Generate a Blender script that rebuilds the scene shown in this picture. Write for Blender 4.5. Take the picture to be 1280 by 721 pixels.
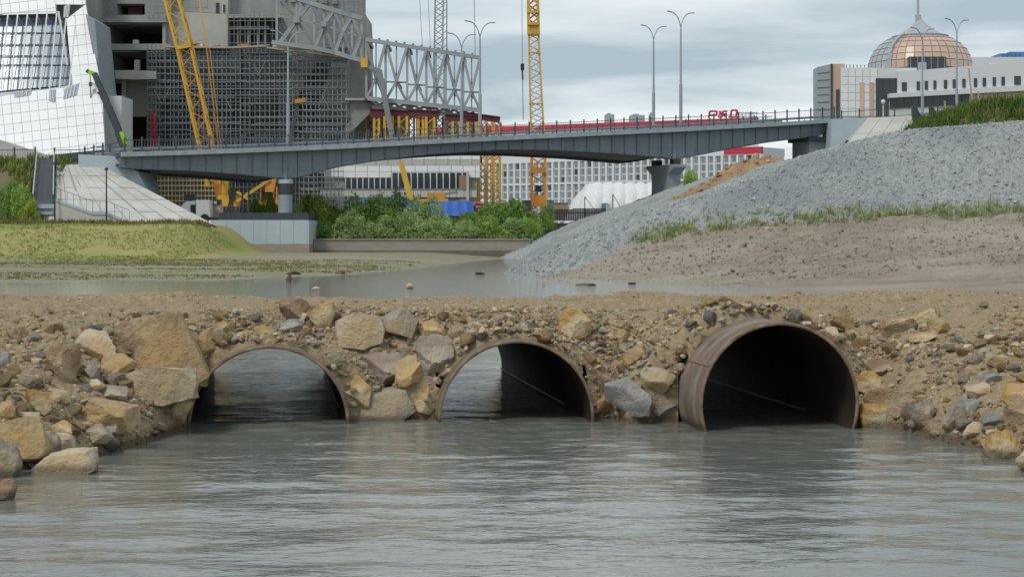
import bpy, bmesh, math, random
import numpy as np
from mathutils import Vector, Matrix, noise as mnoise

for o in list(bpy.data.objects):
    bpy.data.objects.remove(o)
SC = bpy.context.scene
COL = SC.collection
RAD = math.radians

# ---------------------------------------------------------------- camera
# level camera 1.64 m above the water, 59 mm lens, frame shifted down
F, CX, HY, EYE = 2100.0, 640.0, 300.0, 1.64
cam = bpy.data.cameras.new('camera')
cam.sensor_width = 36.0
cam.lens = 36.0 * F / 1280.0
cam.shift_y = -(360.5 - HY) / 1280.0
cam.clip_start = 0.1
cam.clip_end = 12000
cam_o = bpy.data.objects.new('camera', cam)
COL.objects.link(cam_o)
cam_o.location = (0, 0, EYE)
cam_o.rotation_euler = (RAD(90), 0, 0)
SC.camera = cam_o

# ---------------------------------------------------------------- world
SUN_EL, SUN_AZ = RAD(52), RAD(-140)      # azimuth from +Y, clockwise
wd = bpy.data.worlds.new('World')
SC.world = wd
wd.use_nodes = True
nt = wd.node_tree
nt.nodes.clear()
def wn(t, **kw):
    n = nt.nodes.new(t)
    for k, v in kw.items():
        setattr(n, k, v)
    return n
def wl(a, b):
    nt.links.new(a, b)
w_out = wn('ShaderNodeOutputWorld')
w_mix = wn('ShaderNodeMixShader')
sky = wn('ShaderNodeTexSky', sky_type='NISHITA')
sky.sun_disc = False
sky.sun_elevation = SUN_EL
sky.sun_rotation = SUN_AZ
bg_sky = wn('ShaderNodeBackground')
bg_sky.inputs['Strength'].default_value = 0.09
wl(sky.outputs[0], bg_sky.inputs['Color'])
tc = wn('ShaderNodeTexCoord')
sep = wn('ShaderNodeSeparateXYZ')
wl(tc.outputs['Generated'], sep.inputs[0])
zc = wn('ShaderNodeMath', operation='MAXIMUM'); wl(sep.outputs[2], zc.inputs[0]); zc.inputs[1].default_value = 0.0
za = wn('ShaderNodeMath', operation='ADD'); wl(zc.outputs[0], za.inputs[0]); za.inputs[1].default_value = 0.045
dx = wn('ShaderNodeMath', operation='DIVIDE'); wl(sep.outputs[0], dx.inputs[0]); wl(za.outputs[0], dx.inputs[1])
dy = wn('ShaderNodeMath', operation='DIVIDE'); wl(sep.outputs[1], dy.inputs[0]); wl(za.outputs[0], dy.inputs[1])
cmb = wn('ShaderNodeCombineXYZ'); wl(dx.outputs[0], cmb.inputs[0]); wl(dy.outputs[0], cmb.inputs[1])
mp = wn('ShaderNodeMapping'); wl(cmb.outputs[0], mp.inputs[0])
mp.inputs['Scale'].default_value = (0.34, 0.26, 1)
mp.inputs['Location'].default_value = (3.1, 1.35, 0)
n1 = wn('ShaderNodeTexNoise'); wl(mp.outputs[0], n1.inputs['Vector'])
n1.inputs['Scale'].default_value = 1.5; n1.inputs['Detail'].default_value = 6; n1.inputs['Roughness'].default_value = 0.5
n1.inputs['Distortion'].default_value = 0.3
cr = wn('ShaderNodeValToRGB'); wl(n1.outputs['Fac'], cr.inputs[0])
e = cr.color_ramp.elements
e[0].position = 0.40; e[0].color = (0.335, 0.415, 0.465, 1)
e[1].position = 0.61; e[1].color = (0.72, 0.755, 0.765, 1)
m = e.new(0.5); m.color = (0.525, 0.59, 0.625, 1)
bg_c = wn('ShaderNodeBackground'); wl(cr.outputs[0], bg_c.inputs['Color'])
bg_c.inputs['Strength'].default_value = 1.0
w_mix.inputs[0].default_value = 0.93
wl(bg_sky.outputs[0], w_mix.inputs[1]); wl(bg_c.outputs[0], w_mix.inputs[2])
wl(w_mix.outputs[0], w_out.inputs[0])

sun = bpy.data.lights.new('sun', 'SUN')
sun.energy = 1.5
sun.angle = RAD(14)
sun.color = (1.0, 0.96, 0.9)
sun_o = bpy.data.objects.new('sun', sun)
COL.objects.link(sun_o)
sd = Vector((math.sin(SUN_AZ) * math.cos(SUN_EL), math.cos(SUN_AZ) * math.cos(SUN_EL), math.sin(SUN_EL)))
sun_o.rotation_euler = (-sd).to_track_quat('-Z', 'Y').to_euler()
sun_o.location = sd * 60

vs = SC.view_settings
vs.view_transform = 'Standard'
vs.look = 'None'
vs.exposure = 0.36
vs.gamma = 1.0
vs.use_curve_mapping = False
SC.cycles.max_bounces = 6
SC.cycles.use_denoising = True

# ---------------------------------------------------------------- helpers
R = random.Random(7)
NR = np.random.default_rng(11)

def W(px, py, Y):
    """point at depth Y seen at picture position px, py (1280x721)"""
    return Vector(((px - CX) * Y / F, Y, EYE + (HY - py) * Y / F))

def tag(o, label=None, cat=None, group=None, kind=None):
    if label: o['label'] = label
    if cat: o['category'] = cat
    if group: o['group'] = group
    if kind: o['kind'] = kind
    return o

def thing(name, label, cat, base=(0, 0, 0), group=None):
    o = bpy.data.objects.new(name, None)
    o.empty_display_size = 0.5
    COL.objects.link(o)
    o.location = base
    return tag(o, label, cat, group)

def obj_from(name, me, mat, parent=None, loc=None):
    o = bpy.data.objects.new(name, me)
    COL.objects.link(o)
    if mat is not None:
        if len(me.materials) == 0:
            me.materials.append(mat)
        elif me.materials[0] != mat:
            o.material_slots[0].link = 'OBJECT'
            o.material_slots[0].material = mat
    if parent is not None:
        o.parent = parent
    if loc is not None:
        o.location = loc
    return o

def wloc(o):
    v = Vector(o.location)
    p = o.parent
    while p is not None:
        v = v + p.location
        p = p.parent
    return v

class B:
    """collects faces in world coordinates; build() makes one mesh object"""
    def __init__(s):
        s.v = []; s.f = []; s.mi = []
    def add(s, vs_, fs, mi=0):
        n = len(s.v)
        s.v.extend([tuple(p) for p in vs_])
        for f in fs:
            s.f.append([i + n for i in f]); s.mi.append(mi)
    def box(s, x0, x1, y0, y1, z0, z1, mi=0):
        s.add([(x0, y0, z0), (x1, y0, z0), (x1, y1, z0), (x0, y1, z0), (x0, y0, z1), (x1, y0, z1), (x1, y1, z1), (x0, y1, z1)],
              [(0, 3, 2, 1), (4, 5, 6, 7), (0, 1, 5, 4), (1, 2, 6, 5), (2, 3, 7, 6), (3, 0, 4, 7)], mi)
    def prism(s, pts, off, mi=0):
        """polygon pts (counter-clockwise seen from the front) pushed along off"""
        n = len(pts); off = Vector(off)
        a = [Vector(p) for p in pts]; b = [p + off for p in a]
        fs = [tuple(range(n)), tuple(range(2 * n - 1, n - 1, -1))]
        for i in range(n):
            j = (i + 1) % n
            fs.append((i, i + n, j + n, j))
        s.add(a + b, fs, mi)
    def bar(s, p, q, w, h=None, mi=0):
        p = Vector(p); q = Vector(q); h = h or w
        d = (q - p).normalized()
        up = Vector((0, 0, 1)) if abs(d.z) < 0.95 else Vector((0, 1, 0))
        a = d.cross(up).normalized() * w / 2; b = a.cross(d).normalized() * h / 2
        c = [p - a - b, p + a - b, p + a + b, p - a + b, q - a - b, q + a - b, q + a + b, q - a + b]
        s.add(c, [(0, 3, 2, 1), (4, 5, 6, 7), (0, 1, 5, 4), (1, 2, 6, 5), (2, 3, 7, 6), (3, 0, 4, 7)], mi)
    def tube(s, p, q, r0, r1=None, n=10, mi=0, cap=True):
        p = Vector(p); q = Vector(q); r1 = r0 if r1 is None else r1
        d = (q - p).normalized()
        up = Vector((0, 0, 1)) if abs(d.z) < 0.95 else Vector((0, 1, 0))
        a = d.cross(up).normalized(); b = a.cross(d).normalized()
        vs_ = []
        for k in range(n):
            t = 2 * math.pi * k / n
            vs_.append(p + (a * math.cos(t) + b * math.sin(t)) * r0)
        for k in range(n):
            t = 2 * math.pi * k / n
            vs_.append(q + (a * math.cos(t) + b * math.sin(t)) * r1)
        fs = [(k, (k + 1) % n, n + (k + 1) % n, n + k) for k in range(n)]
        if cap:
            fs += [tuple(range(n - 1, -1, -1)), tuple(range(n, 2 * n))]
        s.add(vs_, fs, mi)
    def build(s, name, mat, parent=None, smooth=False, mats=None, base=None):
        me = bpy.data.meshes.new(name)
        off = wloc(parent) if parent is not None else (Vector(base) if base is not None else Vector((0, 0, 0)))
        me.from_pydata([(p[0] - off[0], p[1] - off[1], p[2] - off[2]) for p in s.v], [], s.f)
        for mm in (mats or [mat]):
            me.materials.append(mm)
        if mats:
            me.polygons.foreach_set('material_index', s.mi)
        if smooth:
            me.polygons.foreach_set('use_smooth', [True] * len(s.f))
            me.set_sharp_from_angle(angle=RAD(40))
        bm = bmesh.new(); bm.from_mesh(me)
        bmesh.ops.recalc_face_normals(bm, faces=bm.faces)
        bm.to_mesh(me); bm.free()
        o = bpy.data.objects.new(name, me)
        COL.objects.link(o)
        if parent is not None:
            o.parent = parent
        elif base is not None:
            o.location = base
        return o

_cubes = {}
def cube_mesh(mat):
    if mat.name not in _cubes:
        b = B(); b.box(-.5, .5, -.5, .5, -.5, .5)
        me = bpy.data.meshes.new('bar'); me.from_pydata(b.v, [], b.f); me.materials.append(mat)
        _cubes[mat.name] = me
    return _cubes[mat.name]

def bar(parent, name, p, q, w, mat, h=None):
    """a straight member as an object of its own; all bars of one material share a mesh"""
    p = Vector(p); q = Vector(q); h = h or w
    o = bpy.data.objects.new(name, cube_mesh(mat))
    COL.objects.link(o)
    d = q - p; L = d.length; d.normalize()
    up = Vector((0, 0, 1)) if abs(d.z) < 0.95 else Vector((0, 1, 0))
    a = d.cross(up).normalized(); b = a.cross(d).normalized()
    m3 = Matrix((a, d, b)).transposed()
    o.rotation_mode = 'QUATERNION'
    o.rotation_quaternion = m3.to_quaternion()
    o.scale = (w, L, h)
    base = wloc(parent) if parent is not None else Vector((0, 0, 0))
    o.location = (p + q) / 2 - base
    o.parent = parent
    return o

def sbox(parent, name, x0, x1, y0, y1, z0, z1, mat):
    """an upright box part sharing the unit mesh"""
    o = bpy.data.objects.new(name, cube_mesh(mat))
    COL.objects.link(o)
    base = wloc(parent)
    o.scale = (abs(x1 - x0), abs(y1 - y0), abs(z1 - z0))
    o.location = Vector(((x0 + x1) / 2, (y0 + y1) / 2, (z0 + z1) / 2)) - base
    o.parent = parent
    return o

def pbox(parent, name, px0, py0, px1, py1, Y, depth, mat):
    """box part: front face seen at the given picture rectangle at depth Y"""
    a = W(px0, py1, Y); b = W(px1, py0, Y)
    return sbox(parent, name, a.x, b.x, Y, Y + depth, a.z, b.z, mat)

def ppoly(parent, name, pts, Y, depth, mat, base=None):
    b = B()
    q = [W(x, y, Y if not callable(Y) else Y(x, y)) for x, y in pts]
    # orient counter-clockwise seen from the camera
    ar = sum(pts[i][0] * pts[(i + 1) % len(pts)][1] - pts[(i + 1) % len(pts)][0] * pts[i][1] for i in range(len(pts)))
    if ar > 0:
        q.reverse()
    b.prism(q, (0, depth, 0))
    return b.build(name, mat, parent, base=base)

def np_mesh(name, verts, faces, mat, smooth=False, col=None):
    """verts (n,3), faces (m,3|4) numpy"""
    me = bpy.data.meshes.new(name)
    n, m, k = len(verts), len(faces), faces.shape[1]
    me.vertices.add(n); me.vertices.foreach_set('co', np.ascontiguousarray(verts, dtype=np.float32).ravel())
    me.loops.add(m * k); me.loops.foreach_set('vertex_index', np.ascontiguousarray(faces, dtype=np.int32).ravel())
    me.polygons.add(m); me.polygons.foreach_set('loop_start', np.arange(0, m * k, k, dtype=np.int32))
    me.polygons.foreach_set('loop_total', np.full(m, k, dtype=np.int32))
    me.polygons.foreach_set('use_smooth', np.full(m, smooth, dtype=bool))
    me.update(calc_edges=True)
    if col is not None:
        at = me.color_attributes.new('tint', 'FLOAT_COLOR', 'POINT')
        c = np.ones((n, 4), dtype=np.float32); c[:, :3] = col
        at.data.foreach_set('color', c.ravel())
    me.validate()
    if mat is not None:
        me.materials.append(mat)
    return me

def np_obj(name, verts, faces, mat, smooth=False, col=None, parent=None):
    me = np_mesh(name, verts, faces, mat, smooth, col)
    o = bpy.data.objects.new(name, me); COL.objects.link(o)
    if parent is not None:
        o.parent = parent
        o.location = -wloc(parent)
    return o

# lattice value noise for terrain
_tab = np.random.default_rng(5).random((256, 256)).astype(np.float64)
def vnoise(x, y, s=0):
    x = np.asarray(x, float) + s * 17.31; y = np.asarray(y, float) + s * 9.77
    xi = np.floor(x).astype(int); yi = np.floor(y).astype(int)
    fx = x - xi; fy = y - yi
    fx = fx * fx * (3 - 2 * fx); fy = fy * fy * (3 - 2 * fy)
    a = _tab[xi & 255, yi & 255]; b = _tab[(xi + 1) & 255, yi & 255]
    c = _tab[xi & 255, (yi + 1) & 255]; d = _tab[(xi + 1) & 255, (yi + 1) & 255]
    return ((a * (1 - fx) + b * fx) * (1 - fy) + (c * (1 - fx) + d * fx) * fy) * 2 - 1
def fbm(x, y, s=0, o=4, g=0.5):
    r = 0; a = 1.0
    for k in range(o):
        r = r + a * vnoise(np.asarray(x) * 2 ** k, np.asarray(y) * 2 ** k, s + k)
        a *= g
    return r
def grid_faces(nx, ny):
    i = np.arange(nx - 1)[None, :] + nx * np.arange(ny - 1)[:, None]
    return np.stack([i, i + 1, i + 1 + nx, i + nx], -1).reshape(-1, 4)
def sstep(a, b, x):
    t = np.clip((x - a) / (b - a), 0, 1)
    return t * t * (3 - 2 * t)
# ---------------------------------------------------------------- materials
def mat(name, c, c2=None, rough=0.8, scale=3.0, detail=4, metal=0.0, bump=0.0, bscale=None, spec=0.4, coord='Object', vcol=False, rnd=0.0, stretch=None, c3=None, s3=0.6, trans=0.0, wet=False):
    """principled material: two tones mixed by noise, an optional third in big patches, and noise relief"""
    M = bpy.data.materials.new(name); M.use_nodes = True
    t = M.node_tree; t.nodes.clear()
    N = t.nodes.new; L = t.links.new
    out = N('ShaderNodeOutputMaterial'); P = N('ShaderNodeBsdfPrincipled'); L(P.outputs[0], out.inputs[0])
    P.inputs['Roughness'].default_value = rough; P.inputs['Metallic'].default_value = metal
    P.inputs['Specular IOR Level'].default_value = spec
    tcn = N('ShaderNodeTexCoord'); vec = tcn.outputs[coord]
    if coord == 'World':
        pass
    if stretch:
        mpn = N('ShaderNodeMapping'); L(vec, mpn.inputs[0]); mpn.inputs['Scale'].default_value = stretch; vec = mpn.outputs[0]
    if c2 is None:
        c2 = tuple(x * 0.82 for x in c)
    nz = N('ShaderNodeTexNoise'); L(vec, nz.inputs['Vector']); nz.inputs['Scale'].default_value = scale
    nz.inputs['Detail'].default_value = detail; nz.inputs['Roughness'].default_value = 0.6
    rp = N('ShaderNodeValToRGB'); L(nz.outputs['Fac'], rp.inputs[0])
    rp.color_ramp.elements[0].position = 0.35; rp.color_ramp.elements[1].position = 0.65
    rp.color_ramp.elements[0].color = (*c2, 1); rp.color_ramp.elements[1].color = (*c, 1)
    colr = rp.outputs[0]
    def mixc(fac, a, b, mode='MIX'):
        mx = N('ShaderNodeMix'); mx.data_type = 'RGBA'; mx.blend_type = mode
        if isinstance(fac, float): mx.inputs[0].default_value = fac
        else: L(fac, mx.inputs[0])
        L(a, mx.inputs[6])
        if isinstance(b, tuple): mx.inputs[7].default_value = (*b, 1)
        else: L(b, mx.inputs[7])
        return mx.outputs[2]
    if c3 is not None:
        n3 = N('ShaderNodeTexNoise'); L(vec, n3.inputs['Vector']); n3.inputs['Scale'].default_value = s3; n3.inputs['Detail'].default_value = 3
        r3 = N('ShaderNodeValToRGB'); L(n3.outputs['Fac'], r3.inputs[0])
        r3.color_ramp.elements[0].position = 0.48; r3.color_ramp.elements[1].position = 0.62
        colr = mixc(r3.outputs[0], colr, c3)
    if vcol:
        va = N('ShaderNodeVertexColor'); va.layer_name = 'tint'
        colr = mixc(1.0, colr, va.outputs[0], 'MULTIPLY')
    if rnd > 0:
        oi = N('ShaderNodeObjectInfo'); hs = N('ShaderNodeHueSaturation')
        mr = N('ShaderNodeMapRange'); L(oi.outputs['Random'], mr.inputs[0]); mr.inputs[3].default_value = 1 - rnd; mr.inputs[4].default_value = 1 + rnd
        L(mr.outputs[0], hs.inputs['Value']); L(colr, hs.inputs['Color']); colr = hs.outputs[0]
    if wet:       # damp band just above the river level
        gp = N('ShaderNodeNewGeometry'); sp = N('ShaderNodeSeparateXYZ'); L(gp.outputs['Position'], sp.inputs[0])
        wz = N('ShaderNodeMath'); wz.operation = 'MULTIPLY_ADD'; L(nz.outputs['Fac'], wz.inputs[0]); wz.inputs[1].default_value = -.07; L(sp.outputs[2], wz.inputs[2])
        wr = N('ShaderNodeMapRange'); L(wz.outputs[0], wr.inputs[0]); wr.inputs[1].default_value = .0; wr.inputs[2].default_value = .045; wr.inputs[3].default_value = .42; wr.inputs[4].default_value = 1.0
        cw = N('ShaderNodeCombineColor')
        for q in range(3): L(wr.outputs[0], cw.inputs[q])
        colr = mixc(1.0, colr, cw.outputs[0], 'MULTIPLY')
        wr2 = N('ShaderNodeMapRange'); L(wz.outputs[0], wr2.inputs[0]); wr2.inputs[1].default_value = .0; wr2.inputs[2].default_value = .045; wr2.inputs[3].default_value = .3; wr2.inputs[4].default_value = rough
        L(wr2.outputs[0], P.inputs['Roughness'])
    L(colr, P.inputs['Base Color'])
    if bump > 0:
        nb = N('ShaderNodeTexNoise'); L(vec, nb.inputs['Vector']); nb.inputs['Scale'].default_value = bscale or scale * 4
        nb.inputs['Detail'].default_value = 5; nb.inputs['Roughness'].default_value = 0.65
        bp = N('ShaderNodeBump'); L(nb.outputs['Fac'], bp.inputs['Height']); bp.inputs['Distance'].default_value = bump; bp.inputs['Strength'].default_value = 1.0
        L(bp.outputs[0], P.inputs['Normal'])
    if trans > 0:
        tr = N('ShaderNodeBsdfTranslucent'); L(colr, tr.inputs[0])
        ms = N('ShaderNodeMixShader'); ms.inputs[0].default_value = trans
        L(P.outputs[0], ms.inputs[1]); L(tr.outputs[0], ms.inputs[2]); L(ms.outputs[0], out.inputs[0])
    return M

M = {}
# rocks
M['rk_tan'] = mat('sandstone_tan', (.50, .38, .225), (.33, .235, .13), scale=5, bump=.05, bscale=16, rnd=.15, c3=(.46, .315, .155), s3=2.2, rough=.92, spec=.15, wet=True)
M['rk_ochre'] = mat('sandstone_ochre', (.52, .36, .165), (.36, .225, .09), scale=5, bump=.05, bscale=16, rnd=.15, c3=(.52, .42, .265), s3=2.5, rough=.92, spec=.15, wet=True)
M['rk_pale'] = mat('stone_pale', (.56, .48, .355), (.41, .335, .235), scale=4, bump=.045, bscale=15, rnd=.12, c3=(.47, .355, .215), s3=2.2, rough=.92, spec=.15, wet=True)
M['rk_grey'] = mat('stone_grey', (.40, .355, .29), (.27, .235, .185), scale=5, bump=.045, bscale=16, rnd=.18, c3=(.44, .355, .235), s3=2.6, rough=.92, spec=.15, wet=True)
M['rk_blue'] = mat('stone_blue_grey', (.28, .285, .275), (.185, .19, .185), scale=5, bump=.04, bscale=18, rnd=.18, c3=(.33, .31, .275), s3=4, rough=.88, spec=.2, wet=True)
M['rk_brown'] = mat('stone_brown', (.38, .265, .165), (.25, .165, .10), scale=5, bump=.05, bscale=16, rnd=.18, c3=(.43, .335, .225), s3=2.6, rough=.92, spec=.15, wet=True)
M['rk_purple'] = mat('stone_mauve', (.40, .325, .26), (.285, .22, .175), scale=4, bump=.045, bscale=16, rnd=.12, c3=(.44, .38, .30), s3=3, rough=.92, spec=.15, wet=True)
M['gravel'] = mat('gravel_tinted', (1.0, 1.0, 1.0), (.75, .74, .72), scale=14, vcol=True, rough=.95, spec=.15, wet=True)
M['fill'] = mat('earth_fill', (.44, .34, .215), (.25, .185, .115), scale=17, detail=9, bump=.035, bscale=30, rough=.95, spec=.1, c3=(.34, .265, .175), s3=.8, wet=True)
M['crushed'] = mat('crushed_stone', (.36, .378, .372), (.24, .254, .25), scale=4.5, detail=9, bump=.10, bscale=7, rough=.95, spec=.1, c3=(.235, .25, .255), s3=.15)
M['crushed_bits'] = mat('crushed_bits', (1, 1, 1), (.8, .8, .8), scale=3, vcol=True, rough=.95, spec=.1)
M['dirt'] = mat('bank_dirt', (.315, .27, .22), (.225, .188, .15), scale=1.3, detail=10, bump=.22, bscale=2.6, rough=.95, spec=.1, c3=(.335, .295, .24), s3=.16, stretch=(.7, 1.3, 1))
M['mud'] = mat('mud_flat', (.27, .235, .15), (.165, .165, .08), scale=.9, detail=10, bump=.08, bscale=2.5, rough=.75, spec=.35, c3=(.245, .22, .165), s3=.12, stretch=(.35, 1.5, 1))
M['bank_grass'] = mat('bank_grass', (.27, .27, .09), (.33, .285, .125), scale=.35, detail=8, bump=.06, bscale=3.5, rough=.95, spec=.1, c3=(.21, .255, .07), s3=.12)
M['hill_soil'] = mat('hill_soil', (.10, .13, .05), (.19, .14, .09), scale=.3, detail=6, bump=.15, bscale=1.5, rough=.95, spec=.1)
M['site'] = mat('site_ground', (.28, .25, .20), (.22, .19, .15), scale=.1, detail=6, bump=.05, bscale=1, rough=.95)
M['grass'] = mat('grass_blades', (1, 1, 1), (.8, .8, .8), scale=1, vcol=True, rough=.8, spec=.2, trans=.3)
M['leaf'] = mat('leaves', (1.25, 1.25, 1.2), (1.05, 1.05, 1.0), scale=1, vcol=True, rough=.8, spec=.08, trans=.4, rnd=.08)
M['step'] = mat('stair_concrete', (.13, .14, .15), rough=.9)
M['bark'] = mat('bark', (.12, .09, .06), rough=.9)
M['heap'] = mat('rubble_heap', (.36, .235, .13), (.22, .15, .09), scale=.8, detail=8, bump=.25, bscale=1.6, rough=.95)
# steel and concrete
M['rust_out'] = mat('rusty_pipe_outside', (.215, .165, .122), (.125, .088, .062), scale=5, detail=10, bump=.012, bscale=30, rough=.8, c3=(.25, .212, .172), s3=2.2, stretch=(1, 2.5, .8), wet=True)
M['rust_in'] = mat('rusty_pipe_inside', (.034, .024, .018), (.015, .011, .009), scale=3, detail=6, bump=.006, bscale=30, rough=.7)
M['rust_rim'] = mat('rusty_pipe_rim', (.30, .205, .135), (.13, .085, .055), scale=9, detail=9, bump=.008, bscale=40, rough=.85, wet=True)
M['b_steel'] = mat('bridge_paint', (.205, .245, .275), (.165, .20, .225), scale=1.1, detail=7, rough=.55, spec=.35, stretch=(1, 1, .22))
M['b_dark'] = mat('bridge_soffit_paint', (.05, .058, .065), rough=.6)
M['b_fascia'] = mat('bridge_edge_beam', (.35, .40, .42), (.26, .305, .325), scale=1.4, detail=7, rough=.85, stretch=(1, 1, .3))
M['rail'] = mat('railing_paint', (.06, .075, .085), rough=.5)
M['rail_l'] = mat('railing_light', (.22, .25, .27), rough=.5)
M['c_blue'] = mat('painted_concrete', (.40, .475, .515), (.36, .43, .47), scale=.7, detail=6, rough=.85, bump=.01, bscale=3)
M['c_stain'] = mat('silty_concrete', (.31, .27, .23), (.25, .215, .18), scale=.8, detail=6, rough=.9, stretch=(1, 1, 4))
M['c_wet'] = mat('wet_concrete', (.16, .135, .115), (.12, .10, .085), scale=.8, rough=.6, stretch=(1, 1, 3))
M['c_pale'] = mat('pale_concrete', (.52, .515, .48), (.44, .435, .40), scale=.35, detail=7, rough=.9, bump=.01, bscale=3, c3=(.42, .41, .37), s3=.25)
M['c_raw'] = mat('raw_concrete', (.335, .345, .325), (.245, .255, .24), scale=.25, detail=8, rough=.9, bump=.02, bscale=2, stretch=(1, 1, .6))
M['c_light'] = mat('light_concrete', (.46, .455, .42), (.37, .37, .34), scale=.25, detail=8, rough=.9, bump=.02, bscale=2)
M['c_dark'] = mat('void_shade', (.055, .06, .065), (.035, .04, .043), scale=.3, rough=.9)  # near-black tone, paints the shade inside open floors and openings
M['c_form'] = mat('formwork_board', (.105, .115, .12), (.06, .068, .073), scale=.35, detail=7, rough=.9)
M['c_pier'] = mat('pier_concrete', (.285, .325, .345), (.245, .28, .295), scale=.5, rough=.85, bump=.01, bscale=3)
M['white_pan'] = mat('white_panel', (.72, .73, .74), (.67, .68, .69), scale=.12, rough=.42, rnd=.04)
M['grey_pan'] = mat('grey_panel', (.29, .34, .38), rough=.5)
M['joint'] = mat('panel_joint', (.50, .52, .54), rough=.7)
M['glass'] = mat('blue_glass', (.19, .27, .335), (.155, .225, .285), scale=.12, rough=.12, spec=.7, rnd=.10)
M['darkglass'] = mat('dark_glass', (.03, .037, .043), (.02, .025, .03), scale=.5, rough=.12, spec=.6, rnd=.2)
M['winglass'] = mat('window_glass', (.20, .225, .245), (.15, .17, .19), scale=.3, rough=.15, spec=.6, rnd=.25)
M['frame_w'] = mat('white_frame', (.62, .64, .65), rough=.5)
M['scaf'] = mat('scaffold_tube', (.27, .30, .315), (.16, .18, .19), scale=2, rough=.5, metal=.2, rnd=.2)
M['scaf_b'] = mat('scaffold_board', (.20, .215, .225), (.14, .15, .155), scale=1, rough=.8, rnd=.25)
M['form_y'] = mat('formwork_beam', (.60, .53, .36), (.45, .39, .26), scale=1, rough=.7, rnd=.2)
M['form_bk'] = mat('formwork_panel', (.20, .165, .115), (.12, .10, .07), scale=.6, rough=.8)
M['truss'] = mat('truss_steel', (.31, .335, .35), (.23, .25, .265), scale=.4, rough=.5, rnd=.08)
M['truss_d'] = mat('truss_steel_dark', (.22, .245, .26), rough=.5, rnd=.1)
M['yel'] = mat('crane_yellow', (.60, .36, .045), (.48, .28, .04), scale=.8, rough=.5, rnd=.1)
M['orange'] = mat('crane_orange', (.60, .255, .04), (.48, .20, .03), scale=.8, rough=.5, rnd=.1)
M['cranewhite'] = mat('crane_white', (.58, .58, .56), rough=.5)
M['maroon'] = mat('maroon_beam', (.13, .03, .035), rough=.6)
M['redwash'] = mat('faded_red', (.55, .16, .18), (.50, .26, .27), scale=.08, rough=.7)
M['red'] = mat('red_paint', (.52, .03, .06), (.44, .025, .05), scale=.05, rough=.6)
M['lime'] = mat('lime_paint', (.36, .60, .04), rough=.4)
M['boomgrey'] = mat('boom_grey', (.06, .075, .085), rough=.4)
M['black'] = mat('black_paint', (.02, .022, .025), rough=.5)
M['lampgrey'] = mat('lamp_steel', (.34, .38, .41), (.29, .33, .36), scale=.5, rough=.45, metal=.3)
M['bld_white'] = mat('white_facade', (.60, .62, .635), (.56, .58, .595), scale=.03, rough=.7)
M['copper'] = mat('copper_glass', (.55, .385, .29), (.47, .325, .245), scale=.3, rough=.25, spec=.6, rnd=.1)
M['domegrey'] = mat('dome_metal', (.42, .45, .47), rough=.4, metal=.3)
M['domejoint'] = mat('dome_joint', (.24, .19, .16), rough=.6)
M['bluebld'] = mat('blue_cladding', (.07, .20, .48), rough=.6)
M['tarp'] = mat('blue_tarp', (.03, .12, .50), (.025, .095, .40), scale=1, rough=.4, bump=.1, bscale=1.2)
M['tent'] = mat('tent_fabric', (.70, .70, .71), rough=.6)
M['greyfence'] = mat('dark_fence', (.045, .055, .065), rough=.6)
M['hoard_b'] = mat('blue_hoarding', (.07, .15, .28), (.13, .23, .33), scale=.3, rough=.6)
M['wood'] = mat('timber', (.45, .38, .27), rough=.8)
M['far'] = mat('distant_block', (.34, .38, .41), rough=.9)
M['stain'] = mat('rust_stain', (.30, .20, .13), rough=.9)

# murky flowing water
def water_mat():
    m_ = bpy.data.materials.new('river_water'); m_.use_nodes = True
    t = m_.node_tree; t.nodes.clear(); N = t.nodes.new; L = t.links.new
    out = N('ShaderNodeOutputMaterial'); P = N('ShaderNodeBsdfPrincipled'); L(P.outputs[0], out.inputs[0])
    P.inputs['Base Color'].default_value = (.155, .16, .14, 1)
    P.inputs['Roughness'].default_value = .04
    P.inputs['IOR'].default_value = 1.58
    P.inputs['Specular IOR Level'].default_value = .5
    tcn = N('ShaderNodeTexCoord'); mpn = N('ShaderNodeMapping'); L(tcn.outputs['Object'], mpn.inputs[0])
    mpn.inputs['Scale'].default_value = (1.0, 2.2, 1)
    a = N('ShaderNodeTexNoise'); L(mpn.outputs[0], a.inputs['Vector']); a.inputs['Scale'].default_value = 6.5; a.inputs['Detail'].default_value = 3
    a.inputs['Distortion'].default_value = .6
    bp = N('ShaderNodeBump'); L(a.outputs['Fac'], bp.inputs['Height']); bp.inputs['Distance'].default_value = .0085
    sx = N('ShaderNodeSeparateXYZ'); L(tcn.outputs['Object'], sx.inputs[0])
    mr = N('ShaderNodeMapRange'); L(sx.outputs[1], mr.inputs[0])
    mr.inputs[1].default_value = 17; mr.inputs[2].default_value = 45; mr.inputs[3].default_value = 1.0; mr.inputs[4].default_value = 1.6
    L(mr.outputs[0], bp.inputs['Strength'])
    L(bp.outputs[0], P.inputs['Normal'])
    return m_
M['water'] = water_mat()
# ---------------------------------------------------------------- culvert pipes (axes shared with the causeway mesh)
PR = 0.71                                    # steel pipes 1.42 m across
PDIR = Vector((-0.1415, 0.99, 0)).normalized()
PIPES = [  # front centre x, y, z, length
    (-2.150, 14.86, 0.002, 6.1),
    (0.043, 15.10, 0.035, 6.0),
    (2.315, 14.50, 0.225, 6.9),
]
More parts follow.
